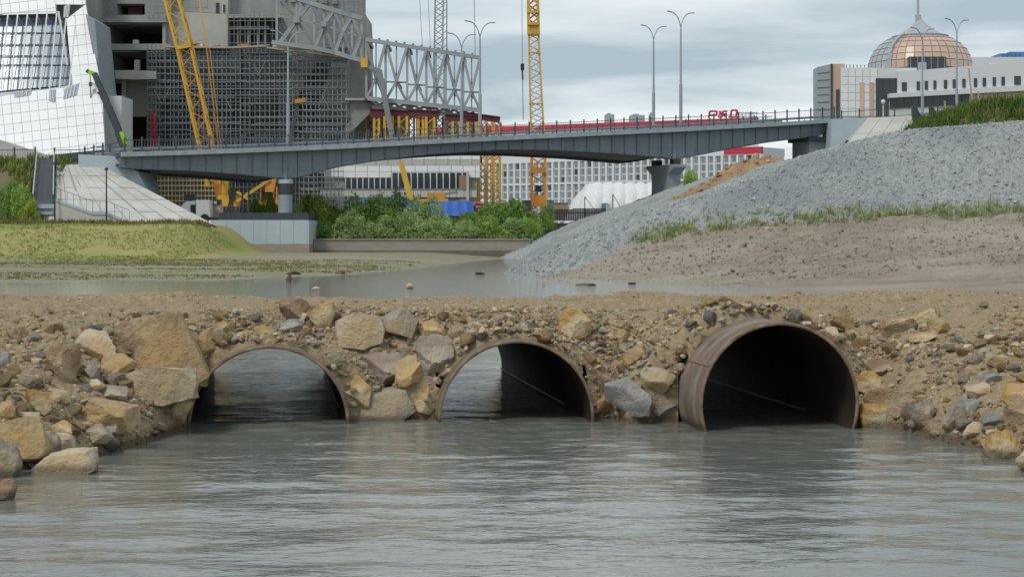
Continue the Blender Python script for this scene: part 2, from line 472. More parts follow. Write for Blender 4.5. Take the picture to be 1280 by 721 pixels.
# ---------------------------------------------------------------- causeway of rubble across the stream
SX = [-14, -8, -5, -3.75, -3.3, -2.95, -2.85, -2.2, 0, 1.4, 3.05, 3.35, 3.62, 4.2, 5.5, 8, 14]
SY = [8, 9.6, 10.4, 11.2, 12.4, 13.6, 14.7, 15.25, 15.55, 15.6, 14.95, 14.6, 13.4, 12.0, 11.0, 10, 9]
TX = [-14, -8, -5, -3.6, -2.9, -2.2, 0, 1.5, 3.0, 3.6, 4.5, 8, 14]
TY = [12.5, 14.2, 15.2, 15.7, 16.1, 16.35, 16.55, 16.6, 16.7, 16.6, 16.2, 15.0, 14]
def shore(x): return np.interp(x, SX, SY)
def crest(x): return np.interp(x, TX, TY)
def causeway_h(x, y):
    x = np.asarray(x, float); y = np.asarray(y, float)
    s = shore(x) + 0.10 * fbm(x * 1.3, x * 0 + 3, 3, 3); c = crest(x) + 0.12 * fbm(x * 0.8, x * 0 + 8, 4, 3)
    t = (y - s) / np.maximum(c - s, 0.3)
    z = np.where(t < 0, np.maximum(t * 0.8, -0.6), 0.93 * (np.clip(t, 0, 1) ** 0.82))
    lump = fbm(x * 1.6, y * 1.6, 20, 4) * 0.075 * sstep(-.2, .3, t) * (1 - 0.75 * sstep(1.0, 1.5, t))
    top = sstep(1.0, 1.4, t)
    z = z + lump + top * (0.02 * fbm(x * .7, y * 2.0, 9, 4) + 0.012 * np.sin(y * 3.1 + x * .15))
    # low windrow of spoil along the upstream edge
    z = z + 0.10 * np.interp(x, [-6, -3, -2, .3, 1.8, 3, 6], [.9, .8, .15, .1, .9, 1.5, 1.5]) * np.exp(-((y - 19.9 - .25 * fbm(x * .6, x * 0, 31, 2)) / .5) ** 2) * (0.55 + 0.6 * fbm(x * 1.1, y * .8, 33, 3))
    # fill packed round each pipe behind its mouth
    for (ax, ay, az, L_), s0 in zip(PIPES, (.16, .22, .70)):
        rx, ry = x - ax, y - ay
        s_ = rx * PDIR.x + ry * PDIR.y; u = rx * PDIR.y - ry * PDIR.x
        m_ = az + (PR + .075) * (1 - (u / 1.28) ** 2) + .05 * fbm(x * 3, y * 3, 120, 3)
        st_ = sstep(s0, s0 + .13, s_ + .06 * fbm(u * 3, u * 0, 122, 2)) * sstep(1.3, 1.15, np.abs(u))
        z = np.maximum(z, m_ * st_ - .9 * (1 - st_))
    back = sstep(20.3, 22.6, y)
    z = z * (1 - back) + (-0.7) * back
    for (ax, ay, az, L_) in PIPES:       # the stream is kept open at the upstream ends
        rx, ry = x - ax, y - ay
        s_ = rx * PDIR.x + ry * PDIR.y; u = np.abs(rx * PDIR.y - ry * PDIR.x)
        o_ = sstep(L_ - .15, L_ + .1, s_) * (1 - sstep(PR + .02, PR + .45, u - .35 * np.clip(s_ - L_, 0, 3)))
        z = z * (1 - o_) - .45 * o_
    return z

nx, ny = 560, 420
gx = np.linspace(-12.5, 12.5, nx); gy = np.linspace(8.6, 25.2, ny)
XX, YY = np.meshgrid(gx, gy)
ZZ = causeway_h(XX, YY)
ZZ = ZZ + (ZZ > -0.1) * (0.02 * fbm(XX * 7, YY * 7, 40, 3) + 0.008 * NR.standard_normal(XX.shape))
V = np.stack([XX, YY, ZZ], -1).reshape(-1, 3)
Fc = grid_faces(nx, ny)
inside = np.zeros(len(V), bool)
bad = np.zeros(len(Fc), bool)
for (ax, ay, az, L_), s0 in zip(PIPES, (.16, .22, .70)):
    rel = V - np.array([ax, ay, az]); s_ = rel @ np.array(PDIR)
    u_ = rel[:, 0] * PDIR.y - rel[:, 1] * PDIR.x
    surf = np.sqrt(np.maximum(PR ** 2 - u_ ** 2, 0))
    # fill resting on the pipe just behind its mouth
    sk = (np.abs(u_) < .66) & (s_ > s0 - .14) & (s_ < s0 + .3) & (rel[:, 2] < surf - .004)
    V[sk, 2] = az + surf[sk] - .006
    rel = V - np.array([ax, ay, az])
    perp = rel - s_[:, None] * np.array(PDIR); pd_ = np.linalg.norm(perp, axis=1)
    rng = (s_ > -0.9) & (s_ < L_ + 0.5)
    ins = (pd_ < PR - 0.008) & rng
    inside |= ins
    V[ins] += perp[ins] * ((PR - .004) / np.maximum(pd_[ins], .05) - 1)[:, None]     # earth is pushed back to the pipe wall
    cu = u_[Fc].mean(1); cs_ = np.sqrt(np.maximum(PR ** 2 - cu ** 2, 0)); zr = V[Fc][:, :, 2] - az
    bad |= (np.abs(cu) < PR - .01) & rng[Fc].any(1) & (zr.min(1) < cs_ - .10) & (zr.max(1) > -cs_ + .05)
Fc = Fc[~(inside[Fc].all(1) | bad)]
caus = np_obj('causeway', V, Fc, M['fill'], smooth=True)
tag(caus, kind='structure')

def hit_causeway(px, py):
    """where the sight line through a picture position meets causeway or water"""
    d = Vector(((px - CX) / F, 1.0, (HY - py) / F))
    ys = np.arange(9.0, 24.5, 0.01)
    zs = EYE + d.z * ys
    g = np.maximum(causeway_h(d.x * ys, ys), 0.0)
    k = np.nonzero(zs <= g)[0]
    y = ys[k[0]] if len(k) else 22.0
    return Vector((d.x * y, y, float(max(causeway_h(d.x * y, y), 0.0))))

# ---------------------------------------------------------------- water: one sheet, finer near the camera
def ramp_axis(parts):
    a = []
    for p0, p1, st in parts:
        a.extend(np.arange(p0, p1, st))
    a.append(parts[-1][1])
    return np.array(a)
wx = ramp_axis([(-90, -20, 6), (-20, -6.6, .6), (-6.6, 6.6, .05), (6.6, 20, .6), (20, 90, 6)])
wy = ramp_axis([(-6, 4.5, .5), (4.5, 16.2, .045), (16.2, 26, .12), (26, 60, .8), (60, 176, 2.0)])
XX, YY = np.meshgrid(wx, wy)
amp = np.interp(YY, [0, 4, 8, 15, 17, 22, 26, 40], [.8, 1, 1, 1, .7, .6, .3, 0]) * np.interp(np.abs(XX), [0, 6.4, 6.9], [1, 1, 0])
wv = 0.011 * fbm(XX * .7, YY * 1.7, 50, 2) + 0.0068 * fbm(XX * 2.2 + 5, YY * 5.0, 53, 3)
# flow boils out of each pipe
for (ax, ay, az, L_) in PIPES:
    q = np.exp(-((XX - ax - .14 * (ay - YY)) / .95) ** 2) * np.exp(-np.clip(ay - YY, 0, 9) / 2.6) * (YY < ay + .4)
    wv = wv + q * (0.014 * fbm(XX * 3.0, YY * 7.5, 57, 3))
ZZ = wv * amp
V = np.stack([XX, YY, ZZ], -1).reshape(-1, 3)
wat = np_obj('water', V, grid_faces(len(wx), len(wy)), M['water'], smooth=True)
tag(wat, kind='structure')
# bed far below so the sheet never shows an edge
bed = B(); bed.box(-400, 400, -60, 178, -1.6, -1.2)
tag(bed.build('riverbed', M['mud']), kind='structure')

# ---------------------------------------------------------------- left bank: mud flat rising to a grassed slope
def left_h(x, y):
    x = np.asarray(x, float); y = np.asarray(y, float)
    # water edge runs away to the far wall
    e = np.interp(x, [-80, -22, -12, -8, -5.5, -3, 0, 4], [66, 66, 67, 80, 100, 126, 150, 170])
    e = e + 2.2 * fbm(x * .22, x * 0, 60, 3)
    t = y - e
    flat = np.where(t < 0, np.maximum(t * .03, -.5), .012 * np.clip(t, 0, 12) + 0.0065 * np.clip(t - 12, 0, 60))
    flat = flat + .02 * fbm(x * .10, y * .35, 62, 3) * sstep(-12, 3, t)
    cut = sstep(-21.5, -25.8, x + 0.55 * (y - 131) * (y < 131) * 0)          # the slope runs out towards the pier block
    rise = 2.4 * sstep(111, 135, y) * cut + .07 * fbm(x * .25, y * .3, 64, 4) * sstep(110, 116, y) * cut
    up = np.where(x < -36.5, 5.6 * sstep(139, 150, y), 0) * 1.0
    return flat + rise + up
gx = np.linspace(-85, 2, 190); gy = np.concatenate([np.linspace(58, 108, 90), np.linspace(108.6, 152, 110)])
XX, YY = np.meshgrid(gx, gy)
ZZ = left_h(XX, YY)
V = np.stack([XX, YY, ZZ], -1).reshape(-1, 3)
Fq = grid_faces(len(gx), len(gy))
cen = V[Fq].mean(1)
hill_ = (cen[:, 1] > 139) & (cen[:, 0] < -36)
isg = (cen[:, 1] > 111.5 + 1.2 * fbm(cen[:, 0] * .3, cen[:, 0] * 0, 66, 3)) & (cen[:, 0] < -21)
tag(np_obj('mud_flat', V, Fq[~isg], M['mud'], smooth=True), kind='structure')
tag(np_obj('grassy_bank', V, Fq[isg & ~hill_], M['bank_grass'], smooth=True), kind='structure')
tag(np_obj('earth_slope', V, Fq[isg & hill_], M['hill_soil'], smooth=True), kind='structure')

# ---------------------------------------------------------------- right bank: dirt berm below, crushed stone slope above
def sdist(x, y, line):
    """distance to a polyline, positive on its right-hand side (walking along it)"""
    best = np.full(x.shape, 1e9); sg = np.ones(x.shape)
    for (x0, y0), (x1, y1) in zip(line[:-1], line[1:]):
        dx_, dy_ = x1 - x0, y1 - y0
        t = np.clip(((x - x0) * dx_ + (y - y0) * dy_) / (dx_ * dx_ + dy_ * dy_), 0, 1)
        ex, ey = x - x0 - t * dx_, y - y0 - t * dy_
        d = np.hypot(ex, ey); k = d < best
        best = np.where(k, d, best); sg = np.where(k, np.sign(dx_ * -ey + dy_ * ex), sg)
    return best * sg
TOE = [(140, 48), (45, 66), (21.5, 69.7), (12.5, 72.7), (8.8, 75.3), (5.6, 77.5), (3, 77.3), (1.2, 78), (-.3, 84), (0.6, 92), (4.0, 105), (5.0, 122), (2.0, 140), (-1.5, 152), (-1.5, 260)]
BERM = [(140, 30), (45, 41), (30, 46), (18.9, 50.5), (11.5, 54), (8.6, 59), (6.0, 66), (3.6, 71.5), (2.0, 76.5), (.5, 84), (0, 110)]
def crest_z(x, y):
    return np.interp(x, [-2, 2, 6.7, 8.6, 12.4, 16.2, 20, 23, 27, 60], [1.6, 2.2, 3.3, 3.7, 4.85, 6.3, 7.25, 7.5, 7.75, 8.0]) + np.interp(y, [118, 140], [0, .6])
def gravel_h(x, y):
    x = np.asarray(x, float); y = np.asarray(y, float)
    d = sdist(x, y, TOE) + .35 * fbm(x * .15, y * .15, 70, 3)
    sl = np.interp(y, [75, 100, 120, 150], [.50, .53, .5, .44])
    z = d * sl
    cz = crest_z(x, y)
    z = np.where(z > cz - .5, cz - .5 * np.exp(-(z - cz + .5) / .5), z)
    return np.maximum(z, -1.0) + .07 * fbm(x * .5, y * .5, 72, 4) * (z > .3)
# the line where dirt meets crushed stone, found on the stone surface itself
VEG = []
for px, py in ((1700, 250), (1500, 257), (1280, 262), (1190, 264), (1100, 267), (1000, 272), (930, 276), (880, 280), (840, 286), (810, 295), (780, 307), (745, 322), (715, 336), (700, 342)):
    ys_ = np.arange(62, 110, .1); zs_ = EYE + (HY - py) / F * ys_
    k = np.nonzero(gravel_h((px - CX) / F * ys_, ys_) >= zs_)[0]
    yv = ys_[k[0]] if len(k) else 80.0
    VEG.append(((px - CX) / F * yv, yv, EYE + (HY - py) / F * yv))
def berm_h(x, y):
    x = np.asarray(x, float); y = np.asarray(y, float)
    dw = sdist(x, y, BERM) + .5 * fbm(x * .12, y * .2, 75, 3)
    sv = sdist(x, y, [(a, b) for a, b, c in VEG])
    zv = np.interp(x, [a for a, b, c in VEG][::-1], [c for a, b, c in VEG][::-1])
    u = np.clip(dw / (np.maximum(dw, 0) + np.maximum(-sv, 1e-3)), -1, 1)
    z = np.where(sv < 0, zv * np.where(u > 0, np.maximum(u, 0) ** 1.15, u * .3), zv + .06 - .25 * sv)
    return z + (.10 * fbm(x * .4, y * .9, 77, 4) + .06 * fbm(x * 1.1, y * 2.2, 78, 3)) * sstep(.2, 1.2, z) * sstep(.3, -1.5, sv)
gx = np.linspace(-4, 60, 330); gy = np.linspace(62, 178, 400)
XX, YY = np.meshgrid(gx, gy)
ZZ = gravel_h(XX, YY) + .05 * NR.standard_normal(XX.shape)
V = np.stack([XX, YY, ZZ], -1).reshape(-1, 3)
grav_bank = np_obj('crushed_stone_slope', V, grid_faces(len(gx), len(gy)), M['crushed'], smooth=False)
tag(grav_bank, kind='structure')
gx = np.linspace(-2, 46, 300); gy = np.linspace(40, 90, 250)
XX, YY = np.meshgrid(gx, gy)
ZZ = berm_h(XX, YY)
ZZ = ZZ - (ZZ > .25) * (.13 * np.abs(fbm(XX * 1.4, YY * 1.9, 101, 3)) + .03 * NR.random(XX.shape))
V = np.stack([XX, YY, ZZ], -1).reshape(-1, 3)
tag(np_obj('dirt_bank', V, grid_faces(len(gx), len(gy)), M['dirt'], smooth=False), kind='structure')

# higher ground carrying the road at the right end of the bridge
def hill_h(x, y):
    x = np.asarray(x, float); y = np.asarray(y, float)
    a = sstep(0, 12, (x - 31.5) - np.clip(152 - y, 0, 99) * .7)
    return 5.5 + 8.3 * a + .15 * fbm(x * .3, y * .3, 80, 3)
gx = np.linspace(27, 160, 150); gy = np.linspace(112, 330, 150)
XX, YY = np.meshgrid(gx, gy)
ZZ = hill_h(XX, YY)
V = np.stack([XX, YY, ZZ], -1).reshape(-1, 3)
tag(np_obj('grass_hill', V, grid_faces(len(gx), len(gy)), M['hill_soil'], smooth=True), kind='structure')

# the ground beyond: site level behind the quay wall, out to the horizon
gnd = B(); gnd.box(-6000, 6000, 176, 9000, 1.0, 3.4)
tag(gnd.build('ground', M['site']), kind='structure')
gnd = B(); gnd.box(-85, -2.0, 152.2, 176, -1.0, 1.62)
gnd.box(-85, -16, 165, 176.0, 1.6, 3.42)
tag(gnd.build('quay_ground', M['site']), kind='structure')
# raised approach at the left end of the bridge
gnd = B(); gnd.prism([(-160, 149.5, .5), (-35.2, 149.5, .5), (-57.5, 196, .5), (-160, 196, .5)], (0, 0, 8.05))
tag(gnd.build('approach_ground', M['site']), kind='structure')
# ---------------------------------------------------------------- culvert pipes
PLAB = ['rusty steel culvert pipe flush with the rubble beside the tall angular boulder',
        'rusty steel culvert pipe with pale brown rim between the two other pipes',
        'rusty steel culvert pipe jutting furthest out of the bank with a weld seam']
for (ax, ay, az, L_), lab in zip(PIPES, PLAB):
    c = Vector((ax, ay, az)); t = thing('culvert_pipe', lab, 'pipe', c, 'culvert pipes through the causeway')
    side = Vector((PDIR.y, -PDIR.x, 0)); up = Vector((0, 0, 1)); n = 72
    def ring(s, r, wob=0.0):
        return [c + PDIR * s + (side * math.cos(2 * math.pi * k / n) + up * math.sin(2 * math.pi * k / n)) * (r + wob * math.sin(6.28 * k / n * 2 + 1)) for k in range(n)]
    def shell(rings, flip=False):
        b = B(); vs_ = []; fs = []
        for rg in rings: vs_ += rg
        for j in range(len(rings) - 1):
            for k in range(n):
                k2 = (k + 1) % n
                f = (j * n + k, j * n + k2, (j + 1) * n + k2, (j + 1) * n + k)
                fs.append(f[::-1] if flip else f)
        b.add(vs_, fs); return b
    ro, ri = PR, PR - .03
    def raw(b, name, mt):
        me = bpy.data.meshes.new(name); me.from_pydata([tuple(Vector(p) - c) for p in b.v], [], b.f); me.materials.append(mt)
        me.polygons.foreach_set('use_smooth', [True] * len(b.f))
        o = bpy.data.objects.new(name, me); COL.objects.link(o); o.parent = t; return o
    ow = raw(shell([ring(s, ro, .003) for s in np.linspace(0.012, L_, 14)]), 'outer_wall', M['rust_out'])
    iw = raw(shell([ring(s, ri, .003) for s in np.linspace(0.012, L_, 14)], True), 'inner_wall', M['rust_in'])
    rim = shell([ring(0.012, ri, .003), ring(0.0, ri + .003, .003), ring(0.0, ro - .003, .003), ring(0.012, ro, .003)])
    rm = raw(rim, 'rim', M['rust_rim'])
    rim2 = shell([ring(L_, ro, .003), ring(L_ + .01, ro - .004, .003), ring(L_ + .01, ri + .004, .003), ring(L_, ri, .003)])
    raw(rim2, 'back_rim', M['rust_rim'])
    # longitudinal weld bead and silt line inside
    b = B(); th = RAD(152); d = side * math.cos(th) + up * math.sin(th)
    b.tube(c + d * (ro + .002) + PDIR * .01, c + d * (ro + .002) + PDIR * (L_ - .1), .009, n=6)
    b.build('weld_seam', M['rust_rim'], ow, smooth=True)
    b = B(); th = math.asin(max(-.9, (0.035 - az) / ri)); d = side * math.cos(th) + up * math.sin(th)
    pts = [c + d * (ri - .012) + PDIR * s for s in np.linspace(1.3, L_ - .05, 22)]
    for p, q in zip(pts[:-1], pts[1:]):
        b.bar(p, q, .02, .012 + .012 * R.random())
    b.build('silt_ledge', M['rk_brown'], iw)

# ---------------------------------------------------------------- rocks
def ico(sub):
    bm = bmesh.new(); bmesh.ops.create_icosphere(bm, subdivisions=sub, radius=1)
    v = np.array([x.co[:] for x in bm.verts]); f = np.array([[a.index for a in q.verts] for q in bm.faces]); bm.free()
    return v, f
ICO = {k: ico(k) for k in (1, 2, 3, 4)}
ICO[0] = (np.array([(1, 0, 0), (-1, 0, 0), (0, 1, 0), (0, -1, 0), (0, 0, 1), (0, 0, -1)], float), np.array([(0, 2, 4), (2, 1, 4), (1, 3, 4), (3, 0, 4), (2, 0, 5), (1, 2, 5), (3, 1, 5), (0, 3, 5)]))
def rock_verts(seed, sub=3, cuts=11, lo=.5, hi=.85, rough=.035, boxy=.35):
    r = np.random.default_rng(seed); v = ICO[sub][0].copy()
    # push the ball towards a block, then slice it with random planes
    v = v / (np.abs(v).max(1, keepdims=True) * boxy + (1 - boxy))
    nrm = r.standard_normal((cuts, 3)); nrm /= np.linalg.norm(nrm, axis=1, keepdims=True)
    for q in nrm:
        d = r.uniform(lo, hi); s_ = v @ q; k = s_ > d
        v[k] -= (s_[k] - d)[:, None] * q
    ph = r.uniform(0, 6, (6, 3)); w = np.zeros(len(v))
    for q in range(6):
        w += np.sin(v @ (r.standard_normal(3) * (2 + 2.2 * q)) + ph[q, 0]) / (1 + q)
    v *= (1 + rough * w)[:, None]
    if sub >= 3:
        so = Vector((seed * 1.7, seed * .9, 3))
        dv = np.array([mnoise.fractal(Vector(q) * 2.6 + so, .9, 2.1, 5) for q in v])
        lay = np.array([mnoise.noise(Vector((q[0] * .7, q[1] * .7, q[2] * 7.0)) + so) for q in v])
        v *= (1 + .05 * dv + .02 * lay)[:, None]
    lo_, hi_ = v.min(0), v.max(0)
    return (v - (lo_ + hi_) / 2) / (hi_ - lo_)          # fits a unit box
def rock_mesh(name, seed, dims, mt, sub=3, **kw):
    v = rock_verts(seed, sub, **kw) * np.array(dims)
    me = np_mesh(name, v, ICO[sub][1], mt, smooth=True)
    me.set_sharp_from_angle(angle=RAD(24))
    return me

# boulders picked out one by one: picture box, stone, label, seed, roll
BOULD = [
 ((170, 391, 262, 480), 'tan', 'tallest angular tan boulder standing beside the flush pipe', 3),
 ((157, 457, 247, 503), 'pale', 'wide pale block lying under the tall angular boulder', 14),
 ((194, 486, 241, 527), 'ochre', 'rounded ochre boulder at the waterline touching the first pipe rim', 21),
 ((94, 411, 149, 451), 'pale', 'pale flat-topped boulder next to the brown boulder on the slope', 8),
 ((144, 401, 180, 444), 'brown', 'brown boulder wedged against the tall angular boulder', 31),
 ((-12, 520, 64, 577), 'tan', 'long tan slab at the water edge above the grey block', 44),
 ((-14, 547, 27, 600), 'grey', 'dark grey block standing in the water below the tan slab', 52),
 ((42, 559, 122, 594), 'pale', 'flat pale boulder lying in the shallow water', 5),
 ((58, 430, 99, 482), 'brown', 'crumbling brown boulder on the gravel slope', 66),
 ((98, 498, 170, 542), 'tan', 'broad tan slab sloping down to the water', 71),
 ((112, 514, 155, 542), 'purple', 'mauve wedge leaning on the broad tan slab', 18),
 ((94, 530, 142, 554), 'grey', 'low grey stone half sunk at the water edge', 93),
 ((60, 525, 93, 548), 'ochre', 'ochre stone above the pale wedge at the shore', 101),
 ((42, 538, 77, 573), 'grey', 'grey brown wedge between the tan slab and the pale wedge', 110),
 ((64, 541, 94, 573), 'pale', 'small pale wedge behind the flat boulder in the water', 7),
 ((-10, 598, 22, 628), 'brown', 'reddish stone poking out of the water by the shore', 122),
 ((128, 442, 172, 468), 'tan', 'tan stone between pale flat-topped boulder and wide pale block', 133),
 ((99, 449, 125, 474), 'purple', 'mauve stone next to the crumbling brown boulder', 141),
 ((33, 486, 67, 519), 'ochre', 'long yellowish stone tilted on the gravel slope', 152),
 ((64, 486, 90, 505), 'pale', 'oval pale stone on the gravel slope', 160),
 ((106, 474, 132, 492), 'pale', 'round cream stone under the mauve stone', 171),
 ((118, 482, 160, 503), 'purple', 'flat mauve grey stone under the wide pale block', 182),
 ((-8, 500, 22, 524), 'tan', 'tan stone resting on the long tan slab', 184),
 ((-6, 440, 14, 462), 'blue', 'blue grey stone alone on the gravel slope', 186),
 ((20, 515, 48, 532), 'pale', 'thin pale stone behind the long tan slab', 187),
 ((240, 410, 274, 448), 'tan', 'tan stone between the tall boulder and the first pipe top', 190),
 ((421, 391, 480, 435), 'pale', 'whitish faceted boulder on the road edge', 2),
 ((473, 385, 522, 425), 'grey', 'rounded greenish grey boulder beside the whitish boulder', 13),
 ((384, 377, 419, 413), 'ochre', 'yellow sandstone block on the road edge', 23),
 ((350, 372, 388, 404), 'brown', 'brown block leaning on the yellow sandstone block', 34),
 ((349, 399, 378, 417), 'blue', 'small blue grey stone above the first pipe', 41),
 ((319, 407, 354, 431), 'ochre', 'yellow tan stone sitting on the first pipe top', 53),
 ((266, 401, 294, 421), 'ochre', 'ochre stone on the road edge above the first pipe', 61),
 ((520, 419, 567, 467), 'purple', 'mauve grey block above the second pipe shoulder', 73),
 ((523, 401, 556, 430), 'ochre', 'pale yellow stone above the mauve grey block', 83),
 ((452, 442, 518, 489), 'purple', 'mauve slab tilted down between the flush pipes', 95),
 ((437, 483, 519, 523), 'grey', 'big flat grey slab at the water between the flush pipes', 104),
 ((512, 481, 552, 518), 'ochre', 'ochre block against the second pipe rim', 113),
 ((428, 468, 464, 510), 'ochre', 'orange brown stone against the first pipe rim', 124),
 ((493, 444, 537, 483), 'tan', 'olive tan stone between mauve slab and mauve block', 131),
 ((405, 440, 432, 462), 'grey', 'grey stone resting on the first pipe shoulder', 143),
 ((548, 455, 572, 474), 'pale', 'cream stone resting on the second pipe shoulder', 154),
 ((560, 404, 584, 424), 'brown', 'brown stone above the second pipe near the road edge', 157),
 ((699, 385, 740, 425), 'ochre', 'bright yellow block alone on the road edge', 163),
 ((756, 471, 814, 519), 'blue', 'blue grey boulder at the water beside the jutting pipe', 172),
 ((788, 454, 845, 502), 'pale', 'pale tan boulder behind the blue grey boulder', 181),
 ((738, 461, 773, 493), 'brown', 'dark brown stone against the second pipe rim', 191),
 ((739, 494, 764, 519), 'tan', 'tan stone at the water between second pipe and blue grey boulder', 203),
 ((779, 431, 810, 457), 'tan', 'dark tan stone above the pale tan boulder', 212),
 ((832, 453, 854, 472), 'brown', 'brown stone against the jutting pipe wall', 221),
 ((768, 412, 788, 428), 'ochre', 'small yellow stone on the earth face above the blue grey boulder', 223),
 ((815, 504, 848, 522), 'blue', 'flat blue grey stone at the waterline by the jutting pipe', 229),
 ((1072, 504, 1132, 538), 'ochre', 'yellow topped flat boulder at the water beside the jutting pipe', 231),
 ((1080, 486, 1163, 521), 'brown', 'long mauve brown slab behind the yellow topped boulder', 242),
 ((1132, 501, 1179, 536), 'grey', 'grey wedge shaped boulder at the waterline', 251),
 ((1178, 506, 1211, 537), 'grey', 'grey tan boulder next to the grey wedge', 262),
 ((1202, 526, 1232, 547), 'pale', 'small pale boulder next to the yellow boulder in the water', 273),
 ((1228, 538, 1277, 574), 'ochre', 'yellow rounded boulder standing in the water', 283),
 ((1267, 561, 1308, 590), 'pale', 'pale boulder in the water beside the yellow rounded boulder', 291),
 ((1248, 480, 1305, 523), 'ochre', 'large yellow boulder above the shore stones', 302),
 ((1258, 504, 1296, 533), 'brown', 'brown grey stone under the large yellow boulder', 313),
 ((1227, 516, 1254, 537), 'blue', 'blue grey stone above the small pale boulder', 322),
 ((1198, 498, 1227, 521), 'blue', 'dark slate stone above the grey tan boulder', 333),
 ((1084, 449, 1120, 472), 'brown', 'orange brown stone on the slope above the jutting pipe side', 341),
 ((1068, 464, 1107, 492), 'ochre', 'ochre stone pressed against the jutting pipe', 352),
 ((1135, 386, 1172, 412), 'ochre', 'yellow stone on top of the pile at the road edge', 361),
 ((1099, 397, 1148, 419), 'brown', 'brown grey stone beside the yellow stone at the road edge', 372),
 ((1158, 397, 1188, 420), 'tan', 'tan stone beside the yellow stone at the road edge', 383),
 ((1134, 415, 1170, 427), 'ochre', 'thin yellow slab below the road edge pile', 392),
 ((1038, 384, 1067, 417), 'tan', 'tan upright stone above the jutting pipe', 401),
 ((1029, 409, 1052, 430), 'pale', 'cream stone touching the jutting pipe top', 413),
 ((1224, 466, 1252, 484), 'blue', 'slate stone on the slope above the large yellow boulder', 422),
 ((1234, 443, 1262, 464), 'tan', 'tan stone high on the slope above the slate stone', 431),
 ((1208, 478, 1238, 500), 'pale', 'cream stone among the shore stones near the slate stone', 441),
]
def hull_rock(name, pts, dims, mt):
    bm = bmesh.new()
    for p in pts: bm.verts.new(p)
    bmesh.ops.convex_hull(bm, input=list(bm.verts))
    bmesh.ops.delete(bm, geom=[q for q in bm.verts if not q.link_faces], context='VERTS')
    bmesh.ops.triangulate(bm, faces=list(bm.faces))
    bmesh.ops.subdivide_edges(bm, edges=list(bm.edges), cuts=9, use_grid_fill=True)
    for q in bm.verts:
        n_ = mnoise.fractal(q.co * 3.0 + Vector((4, 9, 2)), .9, 2.1, 5); l_ = mnoise.noise(Vector((q.co.x, q.co.y, q.co.z * 9)))
        q.co *= 1 + .05 * n_ + .018 * l_
        q.co = Vector((q.co.x * dims[0], q.co.y * dims[1], q.co.z * dims[2]))
    bmesh.ops.recalc_face_normals(bm, faces=bm.faces)
    me = bpy.data.meshes.new(name); bm.to_mesh(me); bm.free(); me.materials.append(mt)
    me.polygons.foreach_set('use_smooth', [True] * len(me.polygons)); me.set_sharp_from_angle(angle=RAD(24)); return me
TALL = [(-.45, -.3, .30), (-.04, -.42, .5), (.10, -.1, .48), (.5, -.2, -.34), (.44, -.1, -.5), (.36, -.38, -.46), (-.06, -.5, -.42), (-.44, -.34, -.36), (-.5, -.1, 0), (-.4, .4, .3), (.05, .5, .42), (.45, .4, -.3), (-.4, .4, -.5), (.4, .4, -.5)]
SLABP = [(-.5, -.3, .25), (-.1, -.45, .5), (.3, -.4, .42), (.5, -.3, .05), (.46, -.35, -.3), (.1, -.5, -.5), (-.4, -.42, -.4), (-.5, -.1, -.1), (-.4, .45, .3), (.4, .45, .35), (.45, .4, -.4), (-.45, .4, -.4)]
FLATP = [(-.5, -.25, -.25), (-.28, -.35, .15), (.12, -.2, .5), (.36, -.3, .38), (.5, -.3, -.2), (.3, -.5, -.5), (-.35, -.45, -.5), (-.3, .4, .2), (.4, .45, .4), (.45, .4, -.4), (-.45, .4, -.4)]
HULL = {3: TALL, 14: SLABP, 104: FLATP, 5: FLATP, 2: SLABP}
rocks_xy = []
for (bx, kind, lab, sd_) in BOULD:
    x0, y0, x1, y1 = bx; w_, h_ = x1 - x0, y1 - y0
    p = hit_causeway((x0 + x1) / 2, y1 - h_ * .10)
    sc = p.y / F
    dims = (w_ * sc * 1.03, w_ * sc * R.uniform(.7, .9), h_ * sc * 1.06)
    me = rock_mesh('boulder', sd_, dims, M['rk_' + kind], sub=4 if w_ > 32 else 3, cuts=12, rough=.022, boxy=.5)
    if sd_ in HULL: me = hull_rock('boulder', HULL[sd_], dims, M['rk_' + kind])
    o = bpy.data.objects.new('boulder', me); COL.objects.link(o)
    ctr = W((x0 + x1) / 2, (y0 + y1) / 2, p.y + dims[1] * .18)
    o.location = ctr
    tag(o, lab, 'boulder', 'boulders in the causeway')
    rocks_xy.append((ctr.x, ctr.y, dims[0] / 2))

# smaller stones that can still be told apart: shared shapes, one object each
proto = [rock_mesh('stone', 900 + k, (1, 1, 1), M['rk_tan'], sub=2, cuts=10, lo=.42, hi=.78, rough=.015, boxy=.3) for k in range(14)]
KW = {'tan': 'tan', 'ochre': 'ochre', 'pale': 'cream', 'grey': 'grey', 'blue': 'slate', 'brown': 'brown', 'purple': 'mauve'}
import re as _re
short = [(_re.split(r' (?:standing|lying|at|next|wedged|above|on|half|between|behind|poking|tilted|under|resting|beside|leaning|sitting|against|touching|alone|high|pressed|among|below|sloping|in) ', q[2])[0]) for q in BOULD]
def near_boulder(x, y):
    k = min([i for i in range(len(BOULD)) if len(short[i].split()) > 2], key=lambda i: (rocks_xy[i][0] - x) ** 2 + (.8 * (rocks_xy[i][1] - y)) ** 2)
    rel = 'uphill of' if y > rocks_xy[k][1] + .05 else 'downhill of'
    if math.hypot(rocks_xy[k][0] - x, rocks_xy[k][1] - y) > .9: return zone(x, y)
    return 'just %s the %s' % (rel, short[k])
def zone(x, y):
    if x < -2.75: return 'on the gravel slope beside the tall angular boulder'
    if x < -1.35: return 'in the rubble over the first flush pipe'
    if x < -.7: return 'in the rubble between the two flush pipes'
    if x < .8: return 'in the rubble over the second flush pipe'
    if x < 1.6: return 'in the earth face beside the blue grey boulder'
    if x < 3.1: return 'on the road edge over the jutting pipe'
    return 'on the gravel slope past the jutting pipe'
